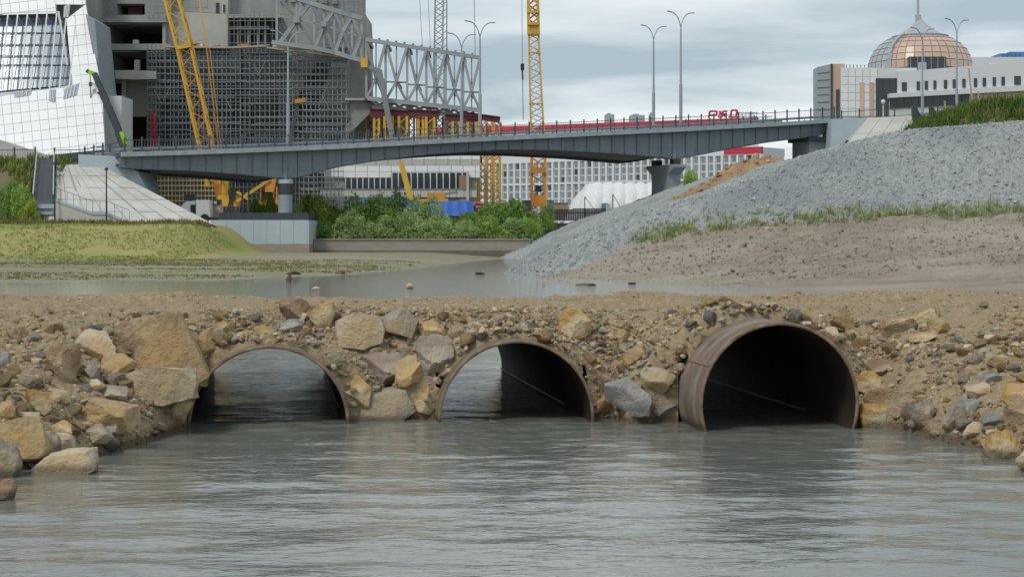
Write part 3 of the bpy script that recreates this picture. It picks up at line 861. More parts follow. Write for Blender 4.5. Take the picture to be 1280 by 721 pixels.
def in_pipe(x, y, z, m=.02):
    for (ax, ay, az, L_) in PIPES:
        rx, ry = x - ax, y - ay
        s_ = rx * PDIR.x + ry * PDIR.y
        u = rx * PDIR.y - ry * PDIR.x
        if s_ > -1.2 and math.hypot(u, z - az) < PR + m:
            return True
    return False
cnt = 0; tries = 0
while cnt < 296 and tries < 9000:
    tries += 1
    px = R.uniform(-5, 1285)
    py = R.uniform(378, 600) if R.random() < .93 else R.uniform(362, 385)
    p = hit_causeway(px, py)
    if p.z < .012: continue
    t_ = (p.y - float(shore(p.x))) / (float(crest(p.x)) - float(shore(p.x)))
    if t_ > .88 and R.random() < .88: continue
    if t_ > 1.1 and R.random() < .8: continue
    if abs(px - 790) < 90 and 385 < py < 450 and R.random() < .6: continue
    s_ = R.choice([.06, .065, .07, .08, .09, .1, .12, .15]) * R.uniform(.85, 1.15)
    if t_ > 1.1: s_ *= .65
    if px < 70 or px > 1150: s_ *= .9
    if in_pipe(p.x, p.y, p.z, s_ * .35): continue
    if any(math.hypot(p.x - a, p.y - b_) < r_ * .75 for a, b_, r_ in rocks_xy): continue
    kd = R.choices(['tan', 'ochre', 'pale', 'grey', 'blue', 'brown', 'purple'], [32, 20, 14, 13, 5, 12, 5])[0]
    o = bpy.data.objects.new('stone', R.choice(proto)); COL.objects.link(o)
    o.material_slots[0].link = 'OBJECT'; o.material_slots[0].material = M['rk_' + kd]
    o.scale = (s_ * R.uniform(.9, 1.25), s_ * R.uniform(.8, 1.1), s_ * R.uniform(.6, .9))
    o.rotation_euler = (R.uniform(-.5, .5), R.uniform(-.5, .5), R.uniform(0, 6.28))
    o.location = (p.x, p.y + .01, p.z + s_ * .18)
    size = 'small' if s_ < .078 else ('middle sized' if s_ < .11 else 'larger')
    tag(o, '%s %s stone lying %s' % (size, KW[kd], near_boulder(p.x, p.y)), 'stone', 'loose stones on the causeway')
    rocks_xy.append((p.x, p.y, s_ * .5))
    cnt += 1

# gravel too fine to count: stones sown over the causeway, one mesh
def sow(N, sampler, hfun, size, tints, seed, sub=1, sink=.1, nproto=12, reject=None):
    r = np.random.default_rng(seed)
    x, y = sampler(r, N); z = hfun(x, y)
    k = z > -.03
    if reject is not None: k &= ~reject(x, y, z)
    x, y, z = x[k], y[k], z[k]; n = len(x)
    s_ = size(r, n, x, y)
    P_ = np.stack([rock_verts(seed * 31 + q, sub, cuts=8, lo=.36, hi=.72, rough=.02, boxy=.15) if sub else .5 * ICO[0][0] + np.random.default_rng(seed + q).uniform(-.16, .16, (6, 3)) for q in range(nproto)])
    f0 = ICO[sub][1]; nv = P_.shape[1]
    sel = r.integers(0, nproto, n)
    sc_ = s_[:, None] * r.uniform(.65, 1.2, (n, 3)) * np.array([1.1, 1.0, .75])
    a = r.uniform(0, 6.283, n); ca, sa = np.cos(a), np.sin(a)
    v = P_[sel] * sc_[:, None, :]
    tl = r.uniform(-.5, .5, n)[:, None]
    vx, vy, vz = v[..., 0], v[..., 1], v[..., 2]
    vz, vx = vz * np.cos(tl) + vx * np.sin(tl), vx * np.cos(tl) - vz * np.sin(tl)
    v = np.stack([vx * ca[:, None] - vy * sa[:, None] + x[:, None], vx * sa[:, None] + vy * ca[:, None] + y[:, None], vz + (z + s_ * sink)[:, None]], -1).reshape(-1, 3)
    f = (f0[None] + (np.arange(n) * nv)[:, None, None]).reshape(-1, 3)
    tn = np.array(tints)[r.integers(0, len(tints), n)] * r.uniform(.7, 1.25, (n, 1))
    return v, f, np.repeat(tn, nv, 0)
TINT = [(.43, .34, .225), (.38, .285, .175), (.46, .345, .20), (.40, .305, .18), (.47, .405, .30), (.33, .29, .235), (.35, .26, .17), (.28, .21, .14), (.31, .285, .24), (.40, .32, .22)]
def samp(r, N):
    n1_ = int(N * .78)
    x = r.uniform(-6.6, 6.6, N); y = np.empty(N)
    s0, c0 = shore(x), crest(x)
    y[:n1_] = (s0 - .15 + (c0 - s0 + .5) * r.random(N))[:n1_]
    y[n1_:] = r.uniform(16.4, 20.8, N - n1_)
    return x, y
def rej(x, y, z):
    k = np.zeros(len(x), bool)
    for (ax, ay, az, L_) in PIPES:
        rx, ry = x - ax, y - ay
        s_ = rx * PDIR.x + ry * PDIR.y; u = rx * PDIR.y - ry * PDIR.x
        k |= (s_ > -1.2) & (s_ < L_ + .5) & (np.hypot(u, z - az) < PR + .012)
    return k
def gsize(r, n, x, y):
    s_ = np.clip(.014 * (1 - r.random(n)) ** -.42, .012, .085)
    return s_ * np.where(y > crest(x) - .12, .55, 1.0) * np.where(np.abs(y - 19.9) < .5, 1.35, 1)
v, f, c_ = sow(34000, samp, causeway_h, gsize, TINT, 3, reject=rej)
def samp3(r, N):
    x = r.uniform(-6.4, 6.4, N); s0, c0 = shore(x), crest(x); return x, s0 - .05 + (c0 - s0) * .9 * r.random(N)
v2, f2, c2_ = sow(1100, samp3, causeway_h, lambda r, n, x, y: np.clip(.045 * (1 - r.random(n)) ** -.35, .045, .11), TINT, 6, sub=1, reject=rej)
f = np.concatenate([f, f2 + len(v)]); v = np.concatenate([v, v2]); c_ = np.concatenate([c_, c2_])
# stones packed round the pipe mouths and over the fill behind them
rr = np.random.default_rng(77); RX, RY, RZ = [], [], []
for (ax, ay, az, L_), s0 in zip(PIPES, (.16, .22, .70)):
    for a_ in np.radians(rr.uniform(6, 174, 62)):
        d_ = PR + rr.uniform(.05, .13); s_ = s0 + rr.uniform(-.02, .14)
        u = math.cos(a_) * d_; p = Vector((ax, ay, az)) + PDIR * s_ + Vector((PDIR.y, -PDIR.x, 0)) * u
        RX.append(p.x); RY.append(p.y); RZ.append(max(az + math.sin(a_) * d_, .02))
RX, RY, RZ = np.array(RX), np.array(RY), np.array(RZ)
v2, f2, c2_ = sow(len(RX), lambda r, N: (RX, RY), lambda x, y: RZ, lambda r, n, x, y: np.clip(.03 * (1 - r.random(n)) ** -.5, .03, .095), TINT, 8, sub=1, sink=0)
f = np.concatenate([f, f2 + len(v)]); v = np.concatenate([v, v2]); c_ = np.concatenate([c_, c2_])
def samp4(r, N):
    k = r.integers(0, 3, N); P0 = np.array([p[:2] for p in PIPES])[k]; s_ = np.array([.16, .22, .70])[k] + r.random(N) ** 1.5 * 1.4; u = r.uniform(-1.4, 1.4, N)
    return P0[:, 0] + PDIR.x * s_ + PDIR.y * u, P0[:, 1] + PDIR.y * s_ - PDIR.x * u
v2, f2, c2_ = sow(5200, samp4, causeway_h, lambda r, n, x, y: np.clip(.02 * (1 - r.random(n)) ** -.42, .018, .08), TINT, 9, sub=1, reject=rej)
f = np.concatenate([f, f2 + len(v)]); v = np.concatenate([v, v2]); c_ = np.concatenate([c_, c2_])
v2, f2, c2_ = sow(40000, samp, causeway_h, lambda r, n, x, y: np.clip(.013 * (1 - r.random(n)) ** -.3, .012, .035), TINT, 4, sub=0, reject=rej)
f = np.concatenate([f, f2 + len(v)]); v = np.concatenate([v, v2]); c_ = np.concatenate([c_, c2_])
tag(np_obj('rubble', v, f, M['gravel'], col=c_), 'loose gravel and broken rock covering the causeway', 'gravel', kind='stuff')
# ---------------------------------------------------------------- road bridge
BL = Vector((-33.7, 145.0, 0)); BRt = Vector((34.9, 178.0, 0))
BD = (BRt - BL).normalized(); BLEN = (BRt - BL).length
BN = Vector((-BD.y, BD.x, 0))                       # away from the camera
BW = 13.0
def plan_at(px):
    """point on the near edge of the bridge seen in picture column px"""
    k = (px - CX) / F
    t = (k * BL.y - BL.x) / (BD.x - k * BD.y)
    return t
def zcurve(tab):
    ts, zs = [], []
    for px, py in tab:
        t = plan_at(px); p = BL + BD * t
        ts.append(t); zs.append(EYE + (HY - py) * p.y / F)
    return lambda t: float(np.interp(t, ts, zs))
z_fas = zcurve([(152, 196), (240, 193.5), (320, 190.6), (420, 186.5), (560, 179), (640, 175), (848, 164.8), (960, 158.6), (1053, 152.6)])
z_bot = zcurve([(152, 209.5), (172, 211.5), (240, 214), (300, 218), (340, 222), (360, 224), (380, 221.5), (420, 210), (470, 201.5), (540, 193.5), (600, 189), (640, 187.3), (700, 188.2), (770, 192), (830, 197), (848, 198.8), (866, 196.5), (900, 189.5), (960, 178.5), (1030, 170), (1040, 164), (1053, 157)])
br = thing('road_bridge', 'blue grey steel girder road bridge with haunched spans over the river', 'bridge', BL + Vector((0, 0, z_bot(0))))
def bp(t, off, z): 
    p = BL + BD * t + BN * off
    return Vector((p.x, p.y, z))
TS = list(np.linspace(0, BLEN, 61))
def sweep(sec, name, mt, parent=br, ts=TS, smooth=False):
    """sec(t) gives the section polygon at t"""
    b = B(); S = [sec(t) for t in ts]; n = len(S[0]); vs_ = [p for s in S for p in s]; fs = []
    for j in range(len(S) - 1):
        for k in range(n):
            k2 = (k + 1) % n
            fs.append((j * n + k, j * n + k2, (j + 1) * n + k2, (j + 1) * n + k))
    fs += [tuple(range(n)), tuple(range(len(vs_) - 1, len(vs_) - n - 1, -1))]
    b.add(vs_, fs); return b.build(name, mt, parent, smooth)
def rect(o0, o1, f0, f1):
    return lambda t: [bp(t, o0, f0(t)), bp(t, o1, f0(t)), bp(t, o1, f1(t)), bp(t, o0, f1(t))]
zt = lambda t: z_fas(t) + .40
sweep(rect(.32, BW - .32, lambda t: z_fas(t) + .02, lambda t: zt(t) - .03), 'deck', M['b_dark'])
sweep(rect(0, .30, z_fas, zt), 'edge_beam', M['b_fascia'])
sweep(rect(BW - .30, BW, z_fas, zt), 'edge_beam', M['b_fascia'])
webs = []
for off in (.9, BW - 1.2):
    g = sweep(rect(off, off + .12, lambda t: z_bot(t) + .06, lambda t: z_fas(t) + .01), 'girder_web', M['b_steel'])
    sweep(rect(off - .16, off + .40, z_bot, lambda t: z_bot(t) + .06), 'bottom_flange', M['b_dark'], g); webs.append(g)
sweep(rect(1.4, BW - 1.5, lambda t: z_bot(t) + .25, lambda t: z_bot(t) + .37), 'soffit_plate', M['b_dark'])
sweep(lambda t: [bp(t, .87, z_bot(t) + .36 * (z_fas(t) - z_bot(t))), bp(t, .93, z_bot(t) + .36 * (z_fas(t) - z_bot(t))), bp(t, .93, z_bot(t) + .36 * (z_fas(t) - z_bot(t)) + .05), bp(t, .87, z_bot(t) + .36 * (z_fas(t) - z_bot(t)) + .05)], 'web_stiffener', M['b_steel'])
t = .6
while t < BLEN - .3:
    bar(webs[0], 'stiffener', bp(t, .84, z_bot(t) + .06), bp(t, .84, z_fas(t) - .01), .04, M['b_steel'], .12)
    t += 1.42
for px in (360, 848):
    t = plan_at(px)
    bar(webs[0], 'splice_plate', bp(t, .80, z_bot(t) - .05), bp(t, .80, z_fas(t) - .01), .30, M['b_steel'], .16)
# railings: posts, rails and fine balusters
for off, far in ((.15, False), (BW - .15, True)):
    t = .3; k = 0
    while t < BLEN:
        bar(br, 'railing_post', bp(t, off, zt(t) - .05), bp(t, off, zt(t) + 1.28), .14, M['rail'], .14)
        t += 1.5; k += 1
    for dz in (.18, 1.0):
        sweep(lambda t, dz=dz: [bp(t, off - .03, zt(t) + dz), bp(t, off + .03, zt(t) + dz), bp(t, off + .03, zt(t) + dz + .06), bp(t, off - .03, zt(t) + dz + .06)], 'rail', M['rail'])
    b = B(); t = .3
    while t < BLEN:
        b.bar(bp(t, off, zt(t) + .2), bp(t, off, zt(t) + 1.02), .02); t += .25
    tag(b.build('balusters', M['rail_l'], br), kind='stuff')
# vehicle barrier on the deck
for off in (2.2, BW - 2.2):
    sweep(rect(off, off + .08, lambda t: zt(t) + .22, lambda t: zt(t) + .46), 'guard_rail', M['lampgrey'])
    t = 1
    while t < BLEN:
        bar(br, 'guard_rail_post', bp(t, off + .06, zt(t) - .1), bp(t, off + .06, zt(t) + .45), .08, M['lampgrey']); t += 3

# piers
t0 = plan_at(361)
p0 = bp(t0, 1.0, z_bot(t0))
pier = thing('bridge_pier', 'round bluish concrete pier column with a dark band under the bridge', 'pier', (p0.x, p0.y, 3.4))
def pz(y): return EYE + (HY - y) * p0.y / F
b = B(); b.tube((p0.x, p0.y, 3.3), (p0.x, p0.y, pz(243)), .64, n=24); b.build('shaft', M['c_pier'], pier, True)
b = B(); b.tube((p0.x, p0.y, pz(243.2)), (p0.x, p0.y, pz(229.5)), .67, n=24); b.build('dark_band', M['b_dark'], pier, True)
b = B(); b.tube((p0.x, p0.y, pz(229.7)), (p0.x, p0.y, z_bot(t0) - .02), .70, n=24); b.build('cap', M['c_blue'], pier, True)

t1 = plan_at(851)
def rp(o, a, z):        # along bridge a, across o
    p = BL + BD * (t1 + a) + BN * o; return Vector((p.x, p.y, z))
pc = rp(1.5, 0, 6.0)
pier2 = thing('bridge_pier', 'hammerhead concrete pier standing on the gravel under the bridge', 'pier', pc)
zb = z_bot(t1)
def hz(y): return EYE + (HY - y) * 164.0 / F
b = B()
prof = [(1.3, 4.6), (1.3, hz(215)), (.2, hz(206)), (.2, hz(198.5) - .3), (5.6, hz(198.5) - .3), (5.6, hz(206)), (4.5, hz(215)), (4.5, 4.6)]
b.prism([rp(o, -.75, z) for o, z in prof], BD * 1.5); b.build('hammerhead', M['c_pier'], pier2)
b = B(); b.prism([rp(.6, -.35, hz(198.5) - .31), rp(1.6, -.35, hz(198.5) - .31), rp(1.6, -.35, zb + .01), rp(.6, -.35, zb + .01)], BD * .7)
b.prism([rp(4.2, -.35, hz(198.5) - .31), rp(5.2, -.35, hz(198.5) - .31), rp(5.2, -.35, zb + .01), rp(4.2, -.35, zb + .01)], BD * .7); b.build('bearing', M['b_dark'], pier2)

t2 = plan_at(1024)
def ep(o, a, z):
    p = BL + BD * (t2 + a) + BN * o; return Vector((p.x, p.y, z))
pe = thing('abutment_pier', 'squat dark concrete support under the end of the bridge by the hill', 'pier', ep(1, 0, 8.5))
zb = z_bot(t2)
b = B(); b.prism([ep(.8, -.6, 6.5), ep(4, -.6, 6.5), ep(4, -.6, zb - .5), ep(.8, -.6, zb - .5)], BD * 2.2); b.build('stem', M['c_pier'], pe)
b = B(); b.prism([ep(.5, -.9, zb - .5), ep(4.4, -.9, zb - .5), ep(4.4, -.9, zb + .02), ep(.5, -.9, zb + .02)], BD * 2.8); b.build('cap', M['b_dark'], pe)

# pier block in the water: painted above, silty below, low dark parapet on top
bl = thing('pier_block', 'big pale blue concrete block with silty foot carrying the pier column', 'pier base', (-22.2, 156, 0))
b = B(); b.box(-26.6, -17.95, 148.5, 165, 1.30, 3.40)
b.build('painted_top', M['c_blue'], bl)
b = B(); b.box(-26.63, -17.92, 148.46, 165, -.6, 1.30); b.build('silty_foot', M['c_stain'], bl)
b = B(); b.box(-26.0, -18.05, 149.0, 149.18, 3.40, 4.06); b.box(-18.23, -18.05, 149.2, 164, 3.40, 4.06); b.build('dark_parapet', M['greyfence'], bl)
for k in range(8):
    sbox(bl, 'joint_strip', -26.4 + k * 1.18, -26.385 + k * 1.18, 148.485, 148.50, 1.32, 3.38, M['c_pier'])

# quay wall
qw = thing('quay_wall', 'long low brown stained concrete quay wall below the bushes', 'wall', (-8, 152, 0))
b = B(); b.box(-17.9, 1.6, 151.6, 152.2, .70, 1.64); b.build('upper_wall', M['c_stain'], qw)
b = B(); b.box(-17.9, 1.6, 151.56, 152.2, -.6, .70); b.build('wet_foot', M['c_wet'], qw)
b = B(); b.box(-17.9, 1.6, 151.50, 152.3, 1.64, 1.76); b.build('coping', M['c_stain'], qw)

# left abutment
ab = thing('bridge_abutment', 'pale blue concrete abutment wing at the bridge end by the stairs', 'abutment', (-36, 147, 3))
ppoly(ab, 'wing_wall', [(98, 193), (153, 195.5), (153, 208), (172, 214), (181, 233), (181, 262), (140, 262), (98, 205)], 147.2, 6, M['c_blue'])
ppoly(ab, 'backwall', [(152, 209), (188, 212), (188, 262), (152, 262)], 153.5, 3, M['c_pier'])
# paved concrete cone slope: separate slabs
cs = thing('concrete_slope', 'pale concrete slab paved embankment slope beside the stairs', 'slope', (-33, 141, 3.0))
A_, B_, C_, D_ = Vector((-40.0, 147.6, 8.25)), Vector((-36.2, 147.6, 8.25)), Vector((-25.0, 141.0, 2.95)), Vector((-38.6, 139.6, 2.95))
cb = B(); cb.prism([D_ + Vector((0, .1, -.06)), C_ + Vector((0, .1, -.06)), B_ + Vector((0, .1, -.06)), A_ + Vector((0, .1, -.06))], (0, 6, -1)); cb.build('bedding', M['c_light'], cs)
NU, NV = 8, 5
for i in range(NU):
    for j in range(NV):
        def q(u, v): return (D_ * (1 - u) + C_ * u) * (1 - v) + (A_ * (1 - u) + B_ * u) * v
        e_ = .003
        u0, u1, v0, v1 = i / NU + e_, (i + 1) / NU - e_, j / NV + e_, (j + 1) / NV - e_
        b = B(); w = Vector((0, -.02 - .02 * R.random(), .03 * R.random()))
        b.prism([q(u0, v0) + w, q(u1, v0) + w, q(u1, v1) + w, q(u0, v1) + w], (0, .35, -.2))
        b.build('slab', M['c_pale'], cs)
b = B()
for (u, v0, v1) in ((.23, .55, .93), (.30, .62, .8), (.62, .25, .7)):
    def q(u, v): return (D_ * (1 - u) + C_ * u) * (1 - v) + (A_ * (1 - u) + B_ * u) * v
    b.prism([q(u, v0) + Vector((0, -.08, .04)), q(u + .012, v0) + Vector((0, -.08, .04)), q(u + .012, v1) + Vector((0, -.08, .04)), q(u, v1) + Vector((0, -.08, .04))], (0, .05, 0))
b.build('rust_streak', M['c_raw'], cs)

# stairs up the embankment
st = thing('outdoor_stairs', 'dark steep concrete stairs with railings up the embankment', 'stairs', (-40, 142, 3))
n = 22
pa, pb_ = W(41, 253, 141.5), W(46, 199, 147.5); pa2, pb2 = W(66, 253, 141.5), W(67, 199, 147.5)
for k in range(n):
    u = k / n; u2 = (k + 1) / n
    a = pa.lerp(pb_, u); c = pa2.lerp(pb2, u); zt_ = pa.z + (pb_.z - pa.z) * u2; y2 = pa.y + (pb_.y - pa.y) * u2
    sbox(st, 'step', a.x, c.x, a.y, y2 + .25, zt_ - .34, zt_, M['step'])
lp0, lp1 = W(34, 257, 140.3), W(68, 257, 140.3)
sbox(st, 'landing', lp0.x, lp1.x, 140.3, 142.0, lp0.z - .25, lp0.z + .12, M['c_blue'])
sbox(st, 'landing_support', lp0.x + .55, lp1.x - .25, 140.6, 142.0, 2.6, lp0.z - .25, M['c_pale'])
sbox(st, 'landing_beam', lp0.x + .5, lp1.x - .2, 140.45, 142.0, lp0.z - .75, lp0.z - .26, M['c_blue'])
for xa, xb, nm in ((41, 46, 'l'), (66.5, 67.5, 'r')):
    p, q = W(xa, 243, 141.5), W(xb, 190, 147.5)
    bar(st, 'handrail', p, q, .08, M['c_blue'])
    for k in range(7):
        m_ = p.lerp(q, k / 6); bar(st, 'railing_post', m_ - Vector((0, 0, 1.05)), m_, .07, M['rail'])
# lower flight running down beside the slope with a grey railing
sf = thing('lower_stairs', 'lower concrete stair flight with grey railing in front of the slope', 'stairs', (-34, 139, 3))
path = [(68, 258), (116, 275.5), (134, 275.5), (162, 287)]
for (x0, y0), (x1, y1) in zip(path[:-1], path[1:]):
    p, q = W(x0, y0 - 8, 138.6), W(x1, y1 - 8, 138.6)
    b = B(); z0 = 2.4
    b.prism([Vector((p.x, 138.6, z0)), Vector((q.x, 138.6, z0)), q, p], (0, 1.4, 0)); b.build('flight', M['c_pale'], sf)
    b = B(); b.bar(p + Vector((0, -.03, .04)), q + Vector((0, -.03, .04)), .08, .22); b.build('stringer', M['c_blue'], sf)
    bar(sf, 'handrail', p + Vector((0, 0, 1.05)), q + Vector((0, 0, 1.05)), .05, M['rail_l'])
    m_ = max(2, int((q - p).length / .55))
    for k in range(m_ + 1):
        a = p.lerp(q, k / m_); bar(sf, 'railing_post', a, a + Vector((0, 0, 1.05)), .035, M['rail_l'])

# railing along the approach
def fence_line(name, label, pts, group=None, step=1.6, h=1.25):
    base = Vector(pts[0]); f_ = thing(name, label, 'railing', base, group)
    for p, q in zip(pts[:-1], pts[1:]):
        p, q = Vector(p), Vector(q); m_ = max(1, int((q - p).length / step))
        for k in range(m_ + 1):
            a = p.lerp(q, k / m_); bar(f_, 'railing_post', a - Vector((0, 0, .1)), a + Vector((0, 0, h)), .13, M['rail'])
        for dz in (.2, 1.0):
            bar(f_, 'rail', p + Vector((0, 0, dz)), q + Vector((0, 0, dz)), .06, M['rail'])
        b = B(); m2 = int((q - p).length / .22)
        for k in range(m2):
            a = p.lerp(q, k / m2); b.bar(a + Vector((0, 0, .2)), a + Vector((0, 0, 1.0)), .02)
        tag(b.build('balusters', M['rail_l'], f_), kind='stuff')
    return f_
fence_line('approach_railing', 'dark steel railing along the embankment top left of the stairs'.replace('left of', 'before'), [W(-60, 203, 149.8), W(44, 201, 149.8)])
fence_line('approach_railing', 'dark steel railing between the stairs and the bridge end', [W(68, 202, 149.6), W(106, 201, 148.5), W(151, 192, 148.0)])
# thin black posts on the slope
for px, y0, y1, lab in ((68.5, 206, 281, 'thin black lamp post standing beside the stair landing'), (133, 213, 284, 'thin black lamp post with small head on the concrete slope')):
    a = W(px, y1, 138.2); c = W(px, y0, 138.2)
    lp_ = thing('footpath_lamp', lab, 'lamp post', (a.x, a.y, a.z - .3))
    b = B(); b.tube(a - Vector((0, 0, .4)), c, .07, .05, 8); b.build('pole', M['black'], lp_, True)
    b = B(); b.tube(c, c + Vector((0, 0, .22)), .16, .12, 10); b.build('lamp_head', M['black'], lp_, True)

# street lamps on the bridge: tapered poles with two curved arms
def street_lamp(base, H_, label, s=1.0, arms=(-1, 1), group='street lamps'):
    base = Vector(base); L_ = thing('street_lamp', label, 'street lamp', base, group)
    b = B(); b.tube(base, base + Vector((0, 0, H_ * .38)), .17 * s, .165 * s, 12); b.build('pole_sleeve', M['lampgrey'], L_, True)
    b = B(); b.tube(base + Vector((0, 0, H_ * .38)), base + Vector((0, 0, H_ * .86)), .115 * s, .08 * s, 12); b.build('pole', M['lampgrey'], L_, True)
    for sg in arms:
        pts = []
        for k in range(9):
            u = k / 8
            pts.append(base + Vector((0, 0, H_ * .86)) + BD * sg * (1.05 * u ** 1.6) * s + Vector((0, 0, H_ * .14 * math.sin(u * 1.45))))
        b = B()
        for p, q in zip(pts[:-1], pts[1:]): b.tube(p, q, .05 * s, n=8)
        ar = b.build('arm', M['lampgrey'], L_, True)
        b = B(); e_ = pts[-1]; d = (BD * sg + Vector((0, 0, .12))).normalized()
        b.bar(e_ - d * .1, e_ + d * .55, .2 * s, .09 * s); b.build('lamp_head', M['lampgrey'], ar)
    return L_
LAMPS = [(360, 190, 40, .55, 'near', 'double arm street lamp on the bridge above the round pier column'),
         (600, 174, 28, .55, 'near', 'taller double arm street lamp standing just past the long truss end'),
         (851, 163, 16, .55, 'near', 'tallest double arm street lamp on the bridge above the hammerhead pier'),
         (577, 172, 43, BW - .6, 'far', 'shorter double arm street lamp in front of the long steel truss'),
         (817, 160, 33, BW - .6, 'far', 'shorter double arm street lamp next to the tallest bridge lamp')]
for px, yb, yt_, off, nm, lab in LAMPS:
    k = (px - CX) / F; o_ = BL + BN * off
    t = (k * o_.y - o_.x) / (BD.x - k * BD.y)
    p = bp(t, off, zt(t) - .1)
    Htop = EYE + (HY - yt_) * p.y / F - p.z
    street_lamp(p, Htop, lab)
for px, yb, yt_, Y, lab in ((1153, 150, 36, 186, 'double arm street lamp in front of the domed building'), (1196, 152, 25, 182, 'double arm street lamp beside the grass on the hill by the dome')):
    a = W(px, yb, Y); street_lamp((a.x, a.y, 13.2), W(px, yt_, Y).z - 13.2, lab)

# right end: paved slope and wing
rs = thing('concrete_slope', 'bright concrete slab paved slope at the bridge end below the dome', 'slope', W(1110, 180, 172))
ppoly(rs, 'wing_wall', [(1040, 150), (1085, 147), (1052, 182), (1038, 186)], 175, 5, M['c_blue'])
for i in range(4):
    for j in range(2):
        def q2(u, v):
            a = (1052 + 78 * u, 188 - 4 * u); c = (1085 + 66 * u, 147 - 2 * u)
            x_ = a[0] * (1 - v) + c[0] * v; y_ = a[1] * (1 - v) + c[1] * v
            return W(x_, y_, 171.5 + 3.2 * v)
        e_ = .003
        b = B(); b.prism([q2(i / 4 + e_, j / 2 + e_), q2((i + 1) / 4 - e_, j / 2 + e_), q2((i + 1) / 4 - e_, (j + 1) / 2 - e_), q2(i / 4 + e_, (j + 1) / 2 - e_)], (0, 1.0, -.5)); b.build('slab', M['c_pale'], rs)
b = B(); b.prism([q2(-.02, 0) + Vector((0, .15, -.08)), q2(1.1, 0) + Vector((0, .15, -.08)), q2(1.1, 1) + Vector((0, .15, -.08)), q2(-.02, 1) + Vector((0, .15, -.08))], (0, 6, -2)); b.build('bedding', M['c_raw'], rs)
fence_line('approach_railing', 'dark steel railing along the road in front of the domed building', [W(1052, 152, 178), W(1140, 146, 179)], h=1.2)
fence_line('approach_railing', 'dark steel railing on the hill beyond the stair parapets', [W(1172, 147, 182), W(1285, 140, 180)], h=1.2)
sp = thing('stair_parapets', 'pair of dark sloping stair parapets at the top of the concrete slope', 'stairs', W(1158, 152, 174))
for x0 in (1141, 1162):
    ppoly(sp, 'parapet', [(x0, 134), (x0 + 5, 134), (x0 + 13, 150), (x0 + 9, 155), (x0, 150)], 174, .4, M['b_dark'])
ppoly(sp, 'steps', [(1146, 141), (1163, 141), (1171, 155), (1150, 155)], 174.5, 1.5, M['lampgrey'])
# ---------------------------------------------------------------- white panelled building with sloping glazing
def clip(poly, conv):
    """clip a polygon by a convex one (both picture-space lists)"""
    out = list(poly); n = len(conv)
    ar = sum(conv[i][0] * conv[(i + 1) % n][1] - conv[(i + 1) % n][0] * conv[i][1] for i in range(n))
    sg = 1 if ar > 0 else -1
    for i in range(n):
        ax, ay = conv[i]; bx_, by_ = conv[(i + 1) % n]
        def side(p): return sg * ((bx_ - ax) * (p[1] - ay) - (by_ - ay) * (p[0] - ax))
        inp, out = out, []
        for k in range(len(inp)):
            p, q = inp[k], inp[(k + 1) % len(inp)]
            sp_, sq = side(p), side(q)
            if sp_ >= 0: out.append(p)
            if sp_ * sq < 0:
                u = sp_ / (sp_ - sq); out.append((p[0] + (q[0] - p[0]) * u, p[1] + (q[1] - p[1]) * u))
        if not out: return []
    return out
def area(p):
    return abs(sum(p[i][0] * p[(i + 1) % len(p)][1] - p[(i + 1) % len(p)][0] * p[i][1] for i in range(len(p)))) / 2
def facY(x, y): return 199 + (195 - y) * .055
wb = thing('panelled_building', 'leaning white panelled building with a blue glazed opening', 'building', (-62, 200, 3.4))
REG = [[(-70, -60), (103, -60), (107, 6), (-70, 6)],
       [(-70, 6), (70, 6), (70, 17), (-70, 21)],
       [(83, 24), (107, 6), (128, 118), (131, 187), (100, 190), (90, 106)],
       [(-70, 121), (12, 115), (60, 111), (90, 106), (100, 190), (62, 194), (-70, 166)]]
DARKPATCH = [[(80, 8), (88, 5), (86, 22), (79, 22)], [(17, 114), (40, 112), (38, 119), (18, 122)], [(62, 112), (70, 112), (69, 128), (61, 126)], [(81, 111), (99, 104), (96, 119), (79, 124)]]
CW, CH = 11.2, 12.4
for rg in REG:
    ys_ = [p[1] for p in rg]; xs_ = [p[0] for p in rg]
    j0, j1 = int(min(ys_) // CH) - 1, int(max(ys_) // CH) + 2
    for j in range(j0, j1):
        for i in range(int((min(xs_) - 50) // CW) - 1, int((max(xs_) + 50) // CW) + 2):
            g = .22
            def cp(a, b_):
                y = b_ * CH; x = a * CW; return (x + .10 * (y - 100), y - .12 * (x - 60))
            cell = [cp(i, j), cp(i + 1, j), cp(i + 1, j + 1), cp(i, j + 1)]
            cx_, cy_ = sum(p[0] for p in cell) / 4, sum(p[1] for p in cell) / 4
            cell = [(p[0] + (g if p[0] < cx_ else -g), p[1] + (g if p[1] < cy_ else -g)) for p in cell]
            pc_ = clip(cell, rg)
            if len(pc_) >= 3 and area(pc_) > 6 and cx_ > -45:
                ppoly(wb, 'panel', pc_, facY, .12, M['white_pan'])
for rg in REG:
    ppoly(wb, 'panel_frame', rg, lambda x, y: facY(x, y) + .10, .5, M['joint'])
for dp in DARKPATCH:
    ppoly(wb, 'lattice_patch', dp, lambda x, y: facY(x, y) - .06, .05, M['grey_pan'])
    for k in range(1, 4):
        u = k / 4; a = (dp[0][0] + (dp[1][0] - dp[0][0]) * u, dp[0][1] + (dp[1][1] - dp[0][1]) * u); c = (dp[3][0] + (dp[2][0] - dp[3][0]) * u, dp[3][1] + (dp[2][1] - dp[3][1]) * u)
        bar(wb, 'lattice_bar', W(*a, facY(*a) - .12), W(*c, facY(*c) - .12), .09, M['frame_w'])
